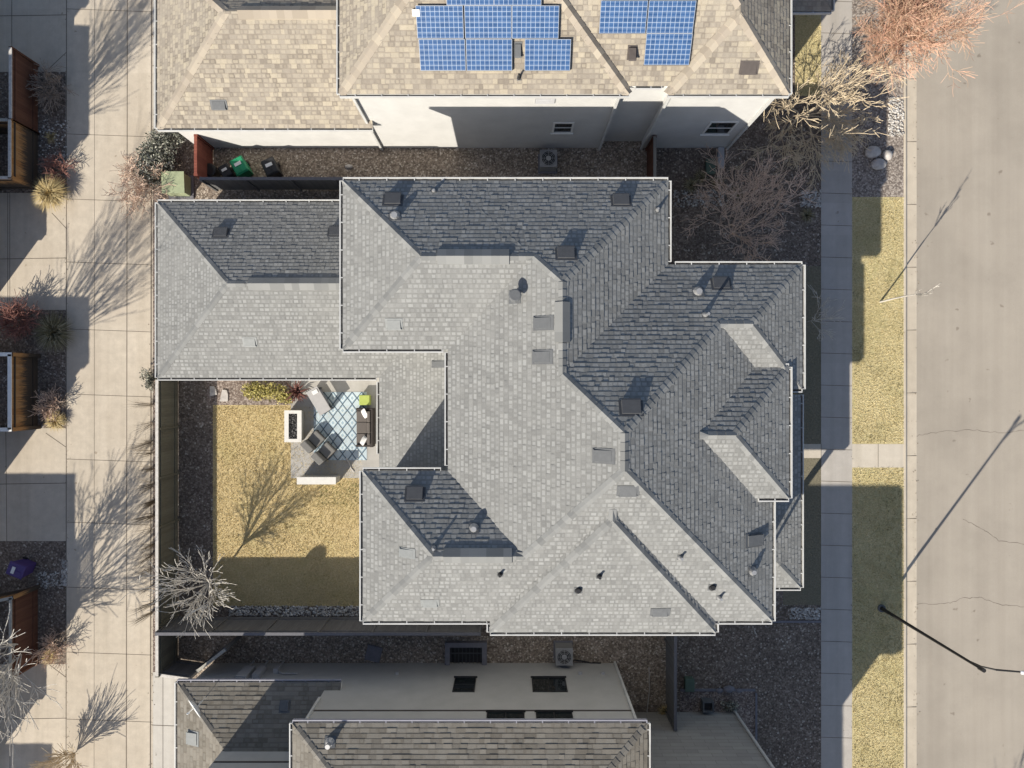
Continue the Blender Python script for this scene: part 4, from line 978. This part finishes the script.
# fire table
q = P(297, 425.5, .0); o = thing('fire_table', 'rectangular white fire table filled with dark lava rock', 'fire table', q)
m = MB(); m.box(-.36, .36, -.72, .72, .03, .56); m.build('base', M['fire_side'], o, local=True, bevel=.015)
m = MB(); X, Y = .42, .78
for b in ((-X, -.21, -Y, Y), (.21, X, -Y, Y), (-.21, .21, -Y, -.62), (-.21, .21, .62, Y)): m.box(*b, .562, .66)
m.build('top', M['fire_top'], o, local=True); m = MB(); m.box(-.209, .209, -.619, .619, .50, .61)
rr = random.Random(3)
for _ in range(150): m.ico((rr.uniform(-.18, .18), rr.uniform(-.58, .58), .615), rr.uniform(.03, .05), 1, .2, rr)
m.build('lava_rock', M['lava'], o, local=True)
# two low lounge chairs facing north-east
def chair(label, p, rz):
    o = thing('lounge_chair', label, 'chair', p, rz, 'lounge chairs on the patio')
    m = MB(); m.box(-.32, .32, -.36, .42, .12, .26)
    for x in (-.3, .24):
        for y in (-.34, .36): m.box(x, x + .06, y, y + .06, 0, .12)
    m.build('frame', M['sofa_f'], o, local=True, bevel=.01)
    m = MB(); m.box(-.31, .31, -.16, .43, .262, .42); m.build('seat_cushion', M['chair'], o, local=True, bevel=.04)
    m = MB(); m.obox((-.31, -.52, .27), (.62, 0, 0), (0, .34, 0), (0, -.06, .48)); m.build('backrest', M['chair'], o, local=True, bevel=.04)
    return o
c1 = chair('dark grey lounge chair next to the fire table, upper of the pair', P(316.5, 440, .03), math.radians(-45))
dup(c1, P(327, 451.5, .03), math.radians(-45), 'dark grey lounge chair next to the white counter wall, lower of the pair')
# askew table
q = P(323, 400.5, .03); o = thing('patio_table', 'long pale grey table standing askew at the upper corner of the rug', 'table', q, math.radians(31))
m = MB(); m.box(-.31, .31, -.66, .66, .78, .83); m.build('tabletop', M['table_top'], o, local=True, bevel=.01)
for y in (-.62, .54):
    m = MB(); m.box(-.28, .28, y, y + .08, 0, .778); m.build('side_panel', M['table_leg'], o, local=True)
m = MB(); m.box(-.26, .26, -.5, .5, .2, .24); m.build('shelf', M['table_leg'], o, local=True)
# tray with a red-pink cloth on the table
m = MB(); m.box(-.14, .14, -.1, .1, 0, .03); s = m.build('tray', M['pillow'], bevel=.008); s.location = P(315, 392, .865); s.rotation_euler = (0, 0, .5); tag(s, 'small white tray at the upper end of the long pale table', 'tray')
# counter wall
a = V((-10.44, -4.87, 0)); o = thing('garden_wall', 'low white topped wall at the lower edge of the patio', 'wall', a)
m = MB(); m.box(a.x + .03, a.x + 1.86, a.y + .03, a.y + .32, 0, .98); m.build('body', M['fire_side'], o); m = MB(); m.box(a.x, a.x + 1.89, a.y, a.y + .35, .982, 1.04); m.build('coping', M['fire_top'], o)
m = MB(); q = P(351, 469, .03); pts = [P(346, 458, .05), P(349, 463, .06), P(351, 468, .06), P(354, 472, .05)]; m.tube(pts, [.03] * 4, 6); tag(m.build('garden_hose', M['stone'], origin=pts[0]), 'short pale hose lying in the shade on the patio', 'hose')

# ---------------------------------------------------------------- street lamp
q = P(881, 608); base = V((q.x, q.y, 0)); o = thing('street_lamp', 'tall dark street lamp on the grass strip reaching over the street', 'street lamp', base)
m = MB(); m.tube([base, base + V((0, 0, .1))], [.19, .19], 16); m.build('footing', M['vent'], o)
m = MB(); m.tube([base + V((0, 0, .1)), base + V((0, 0, .5)), base + V((0, 0, 7.6))], [.11, .085, .05], 10); m.build('pole', M['lamp_pole'], o)
t = base + V((0, 0, 7.45)); m = MB(); m.tube([t + V((0, 0, -.9)), t + V((.15, 0, -.2)), t + V((.5, 0, .12)), t + V((1.6, -.03, .3))], [.035, .035, .04, .035], 8); m.tube([t + V((0, 0, -.1)), t + V((0, 0, .2))], [.085, .085], 8); m.build('arm', M['lamp_pole'], o)
h = t + V((1.5, -.03, .26)); m = MB(); m.box(h.x, h.x + .8, h.y - .17, h.y + .17, h.z, h.z + .15); m.box(h.x - .15, h.x + .02, h.y - .07, h.y + .07, h.z + .01, h.z + .1); m.build('lamp_head', M['lamp_head'], o, bevel=.03)
m = MB(); m.tube([(h.x + .3, h.y, h.z + .15), (h.x + .3, h.y, h.z + .24)], [.05, .05], 8); m.build('photocell', M['vent'], o)

# ================================================================ PLANTS
def grow(mb, p, d, L, r, lv, mx, rd, cfg):
    seg = 4 if lv < 2 else 3; pts = [p]; rads = [r]; dd = d.copy()
    for i in range(seg):
        dd = (dd + V((rd.gauss(0, 1), rd.gauss(0, 1), rd.gauss(0, .7))) * cfg['curve'] + V((0, 0, cfg['up'])) ).normalized()
        p = p + dd * (L / seg); pts.append(p); rads.append(max(cfg['rmin'], r * (1 - .55 * (i + 1) / seg)))
    mb.tube(pts, rads, 6 if lv < 1 else (4 if lv < 3 else 3), 0, False, (rd.random(), 0))
    if lv >= mx: return
    n = cfg['n'][min(lv, len(cfg['n']) - 1)]
    for k in range(n):
        t = rd.uniform(cfg['t0'] if lv == 0 else .25, 1.0); f = t * seg; i = min(int(f), seg - 1); q = pts[i].lerp(pts[i + 1], f - i)
        ax = V((rd.gauss(0, 1), rd.gauss(0, 1), rd.gauss(0, 1))).normalized(); c = dd.cross(ax)
        if c.length < .1: continue
        ang = rd.uniform(.55, 1.15) * cfg['ang']; nd = (dd * math.cos(ang) + c.normalized() * math.sin(ang)).normalized()
        grow(mb, q, nd, L * rd.uniform(.45, .8) * cfg.get('ratio', 1), rads[i] * .62, lv + 1, mx, rd, cfg)
def tree(name, label, cat, base, h, mt, mc, seed, stems=1, lean=.5, trunk=.35, lv=4, r=.07, n=(6, 5, 4, 3), ang=.8, curve=.12, up=.03, rmin=.011, t0=.4, group=None, L0=None, ratio=1, only=None, bias=(0, 0)):
    rd = random.Random(seed); base = V((base.x, base.y, 0)); o = thing(name, label, cat, base, 0, group)
    cfg = dict(curve=curve, up=up, rmin=rmin, n=n, ang=ang, t0=t0, ratio=ratio)
    top = base
    if trunk > 0:
        top = base + V((rd.uniform(-.05, .05), rd.uniform(-.05, .05), h * trunk)); m = MB(); m.tube([base - V((0, 0, .05)), base.lerp(top, .5) + V((.03, .02, 0)), top], [r * 1.5, r * 1.15, r], 8); m.build('trunk', M[mt], o)
    m = MB()
    for s in range(stems):
        a = 6.283 * s / stems + rd.uniform(-.35, .35)
        d = V((math.cos(a) * lean + bias[0], math.sin(a) * lean + bias[1], 1)).normalized() if stems > 1 else V((.05 + bias[0], .03 + bias[1], 1)).normalized()
        grow(m, top.copy(), d, (L0 or h * (1 - trunk)) * rd.uniform(.7, 1.0), r * .75, 0, lv, rd, cfg)
    m.build('crown', M[mc], o); return o
tree('bare_tree', 'white barked bare tree spreading over the lower left corner of the courtyard', 'tree', P(220, 576), 4.2, 'bark_white', 'bark_white', 5, stems=15, lean=.62, trunk=.3, lv=3, r=.045, n=(4, 3, 2), ang=.45, curve=.11, up=.0, rmin=.011, t0=.3, L0=2.0)
tree('street_tree', 'bare street tree with pink orange twigs at the upper right', 'tree', P(880, 60), 6.2, 'bark_brown', 'bark_pink', 8, stems=9, lean=.55, trunk=.25, lv=4, r=.08, n=(7, 6, 5, 3), ang=.68, curve=.14, up=.02, rmin=.0078, L0=2.65, bias=(-.22, -.05))
tree('bare_tree', 'tan branched bare tree arching over the sidewalk off the tan house corner', 'tree', P(797, 120), 3.6, 'bark_grey', 'bark_tan', 12, stems=12, lean=1.3, trunk=.12, lv=4, r=.055, n=(5, 4, 3, 2), ang=.6, curve=.13, up=-.02, rmin=.012, L0=2.5, bias=(.55, -.45))
tree('bare_shrub', 'large pale twiggy shrub in the dark front yard corner by the sidewalk', 'shrub', P(729, 236), 5.3, 'bark_rose', 'bark_rose', 21, stems=9, lean=.62, trunk=.08, lv=4, r=.045, n=(5, 3, 3, 2), ang=.7, curve=.15, up=.02, rmin=.0125, L0=2.7, bias=(.12, .24))
tree('sapling', 'thin pale sapling on the grass strip throwing a long narrow shadow', 'tree', P(880, 302), 4.8, 'bark_white', 'bark_white', 33, stems=1, trunk=.5, lv=3, r=.032, n=(12, 4, 2), ang=.35, curve=.05, up=.1, rmin=.009, L0=2.3, t0=.1, ratio=.55)
tree('bare_tree', 'bare tree past the left edge in the white capped yard', 'tree', P(-6, 420), 8.0, 'bark_grey', 'bark_grey', 41, stems=6, lean=.24, trunk=.2, lv=3, r=.075, n=(6, 4, 3), ang=.36, curve=.05, up=.05, rmin=.011, L0=5.2, t0=.3)
tree('bare_tree', 'pale bare tree overhanging the lower left brown fence', 'tree', P(32, 640), 5.8, 'bark_white', 'bark_white', 45, stems=12, lean=.48, trunk=.1, lv=3, r=.06, n=(5, 4, 2), ang=.55, curve=.1, up=.03, rmin=.013, L0=3.9, bias=(.05, 0))
tree('bare_tree', 'bare tree past the left edge in the upper left yard', 'tree', P(-6, 205), 8.0, 'bark_grey', 'bark_grey', 47, stems=6, lean=.2, trunk=.2, lv=3, r=.075, n=(6, 4, 3), ang=.36, curve=.05, up=.05, rmin=.011, L0=5.2, t0=.3)
tree('bare_tree', 'bare tree past the lower right edge of the picture', 'tree', P(935, 945), 7.2, 'bark_grey', 'bark_grey', 52, stems=5, lean=.28, trunk=.25, lv=3, r=.06, n=(5, 4, 2), ang=.4, curve=.06, up=.04, rmin=.009, L0=4.4)
tree('sapling', 'wispy white sapling beside the sidewalk right of the grey house', 'tree', P(806, 322), 1.9, 'bark_white', 'bark_white', 61, stems=4, lean=.7, trunk=.3, lv=2, r=.018, n=(7, 4), ang=.6, curve=.12, up=.0, rmin=.009, L0=1.2, bias=(.5, -.2))
tree('bare_shrub', 'pinkish grey twiggy shrub at the alley edge left of the sage shrub', 'shrub', P(150, 186), 1.7, 'bark_rose', 'bark_rose', 63, stems=14, lean=.9, trunk=.05, lv=3, r=.025, n=(5, 4, 3), ang=.8, curve=.18, up=.0, rmin=.011, L0=1.25)
tree('bare_shrub', 'upright twiggy shrub at the bottom of the alley, lower left', 'shrub', P(76, 752), 1.6, 'bark_grey', 'bark_tan', 64, stems=22, lean=.5, trunk=.05, lv=2, r=.018, n=(4, 3), ang=.35, curve=.06, up=.0, rmin=.012, L0=1.5)
tree('bare_shrub', 'small tan twiggy shrub at the driveway corner by the lower left fence', 'shrub', P(58, 646), 1.0, 'bark_tan', 'bark_rose', 65, stems=14, lean=.9, trunk=.05, lv=2, r=.016, n=(5, 3), ang=.8, curve=.15, up=.0, rmin=.010, L0=.85)
tree('bare_shrub', 'red stemmed shrub in the bed above the white capped fence', 'shrub', P(27, 320), 1.1, 'bark_red', 'bark_red', 66, stems=24, lean=1.0, trunk=.05, lv=2, r=.016, n=(6, 4), ang=.8, curve=.15, up=.0, rmin=.012, L0=.95)
tree('bare_shrub', 'reddish twiggy shrub at the driveway corner by the white capped fence', 'shrub', P(55, 407), .9, 'bark_red', 'bark_rose', 67, stems=14, lean=.9, trunk=.05, lv=2, r=.016, n=(5, 3), ang=.8, curve=.15, up=.0, rmin=.010, L0=.75)
tree('bare_shrub', 'dark red twiggy shrub behind the straw grass by the alley', 'shrub', P(62, 172), .9, 'bark_red', 'bark_red', 68, stems=14, lean=.9, trunk=.05, lv=2, r=.016, n=(5, 3), ang=.8, curve=.15, up=.0, rmin=.010, L0=.75)
tree('bare_shrub', 'grey twiggy shrub in the shaded bed below the rust brown fence', 'shrub', P(55, 90), 1.0, 'bark_grey', 'bark_grey', 69, stems=16, lean=.9, trunk=.05, lv=2, r=.016, n=(6, 4), ang=.8, curve=.15, up=.0, rmin=.012, L0=.9)
def grassclump(name, label, base, r, h, n, mat, seed, group=None, droop=1.0, lean=(0, 0), w=.012):
    rd = random.Random(seed); base = V((base.x, base.y, 0)); m = MB()
    for _ in range(n):
        a = rd.uniform(0, 6.283); s = rd.random() ** .6 * r; d = V((math.cos(a), math.sin(a), 0)); hh = h * rd.uniform(.6, 1.1)
        p0 = base + d * s * .25; p1 = base + d * s * .6 + V((lean[0] * .4, lean[1] * .4, hh * .75)); p2 = base + d * s * (1.0 + .3 * droop) + V((lean[0], lean[1], hh * (1 - .35 * droop * s / max(r, .01))))
        sd = V((-d.y, d.x, 0)) * w; u = [(min(1, max(0, rd.gauss(.5, .25))), 0)] * 4
        m.face([p0 - sd, p0 + sd, p1 + sd, p1 - sd], 0, u); m.face([p1 - sd, p1 + sd, p2], 0, u[:3])
    return tag(m.build(name, M[mat], origin=base), label, 'grass clump', group)
grassclump('ornamental_grass', 'straw coloured grass clump spilling onto the alley by the upper left fence', P(57, 196), .85, .9, 900, 'straw', 1)
grassclump('ornamental_grass', 'olive fan shaped grass clump right of the red stemmed shrub', P(60, 333), .95, .85, 800, 'straw_grey', 2)
grassclump('ornamental_grass', 'low pale grass clump by the driveway corner near the white capped fence', P(59, 421), .5, .45, 420, 'straw', 3)
rg = random.Random(77); yy = 388
while yy < 604:
    yy += rg.uniform(9, 19)
    grassclump('ornamental_grass', 'sparse dormant grass clump in the row along the alley side of the olive fence', P(152 + rg.uniform(-1, 1.5), yy), rg.uniform(.35, .75), rg.uniform(.8, 1.6), rg.randint(25, 60), 'straw_dark', int(yy), 'dormant grasses along the olive fence', .9, (rg.uniform(-.7, -.2), rg.uniform(-.45, .05)), .006)
grassclump('ornamental_grass', 'white frosted tuft in the shaded bed below the rust fence', P(52, 138), .35, .25, 90, 'straw', 41)
grassclump('ornamental_grass', 'tan tuft beside the lower left fence end', P(52, 655), .4, .4, 240, 'straw', 42)
for i, (x, y) in enumerate(((700, 178), (690, 186), (717, 184), (735, 195), (806, 216))): grassclump('ornamental_grass', 'faded low grass tuft in the mulch of the front corner yard', P(x, y), .4, .3, 160, 'straw_grey', 50 + i, 'grass tufts in the corner yard')
grassclump('ornamental_grass', 'pale straw tuft at the lower end of the short grey fence', P(664, 709), .35, .4, 160, 'straw', 47)
grassclump('yucca', 'dark red spiky plant at the patio corner', P(298, 392), .6, .5, 60, 'leaf_red', 43, None, 1.0, (0, 0), .035)['category'] = 'plant'
def bush(name, label, base, rx, ry, h, n, mat, seed, leaf=.07, bare='bark_brown'):
    rd = random.Random(seed); base = V((base.x, base.y, 0)); o = thing(name, label, 'shrub', base); m = MB()
    cl = [(V((rd.uniform(-1, 1) * rx * .7, rd.uniform(-1, 1) * ry * .7, rd.uniform(.25, .8) * h)), rd.uniform(.35, .6)) for _ in range(26)]
    for _ in range(n):
        c, s = rd.choice(cl); d = V((rd.gauss(0, 1), rd.gauss(0, 1), rd.gauss(0, 1))).normalized(); p = base + c + V((d.x * rx * s, d.y * ry * s, d.z * h * s * .5)) * rd.uniform(.7, 1.05)
        if p.z < .05: p.z = rd.uniform(.05, .2)
        a = V((rd.gauss(0, 1), rd.gauss(0, 1), rd.gauss(0, .6))).normalized(); b = a.cross(V((rd.gauss(0, 1), rd.gauss(0, 1), rd.gauss(0, 1)))).normalized(); L = leaf * rd.uniform(.6, 1.4)
        u = [(min(1, max(0, rd.gauss(.5, .28))), 0)] * 4
        m.face([p - a * L, p + b * L * .4, p + a * L, p - b * L * .4], 0, u)
    m.build('foliage', M[mat], o)
    m = MB()
    for c, s in cl: m.tube([base, base + c * .5 + V((0, 0, .05)), base + c], [.03, .02, .01], 5)
    m.build('stem', M[bare], o); return o
bush('evergreen_shrub', 'big round sage green shrub between the alley and the red gate', P(169, 161), 1.15, 1.35, 1.5, 6500, 'leaf_sage', 71, .07)
bush('golden_shrub', 'golden leafed shrub under the garage eave beside the patio', P(266, 391), 1.0, .45, .7, 1700, 'leaf_gold', 72, .065)
bush('golden_shrub', 'small golden shrub between the garage eave and the red spiky plant', P(286, 398), .4, .35, .4, 600, 'leaf_gold', 73, .055)
bush('evergreen_shrub', 'small olive shrub against the alley fence below the garage corner', P(152, 380), .3, .6, .7, 500, 'leaf_sage', 74, .06)
bush('ground_shrub', 'small dull shrub by the block wall corner of the greige house', P(728, 705), .5, .25, .35, 380, 'leaf_sage', 75, .05)

# ================================================================ LIGHT, CAMERA
w = bpy.data.worlds.new('World'); S.world = w; w.use_nodes = True; nt = w.node_tree
sky = nt.nodes.new('ShaderNodeTexSky'); sky.sky_type = 'NISHITA'; sky.sun_disc = False; sky.sun_elevation = EL; sky.sun_rotation = math.pi + AZ
sky.altitude = 1600; sky.air_density = 1.0; sky.dust_density = 3.5; sky.ozone_density = .3
bg = nt.nodes['Background']; bg.inputs[1].default_value = .092; nt.links.new(sky.outputs[0], bg.inputs[0])
sl = bpy.data.lights.new('sun', 'SUN'); sl.energy = 4.6; sl.angle = math.radians(.53); sl.color = (1, .93, .81)
so = bpy.data.objects.new('sun', sl); C.objects.link(so)
d = V((math.sin(AZ) * math.cos(EL), math.cos(AZ) * math.cos(EL), -math.sin(EL))); so.rotation_euler = d.to_track_quat('-Z', 'Y').to_euler(); so.location = -d * 60
cam = bpy.data.cameras.new('camera'); co = bpy.data.objects.new('camera', cam); C.objects.link(co); co.location = (0, 0, H); co.rotation_euler = (0, 0, 0)
cam.sensor_width = 36; cam.lens = F / 1024 * 36; cam.clip_end = 1000; S.camera = co
S.view_settings.view_transform = 'Standard'; S.view_settings.look = 'None'; S.view_settings.gamma = 1; S.view_settings.exposure = .5; S.view_settings.use_curve_mapping = False
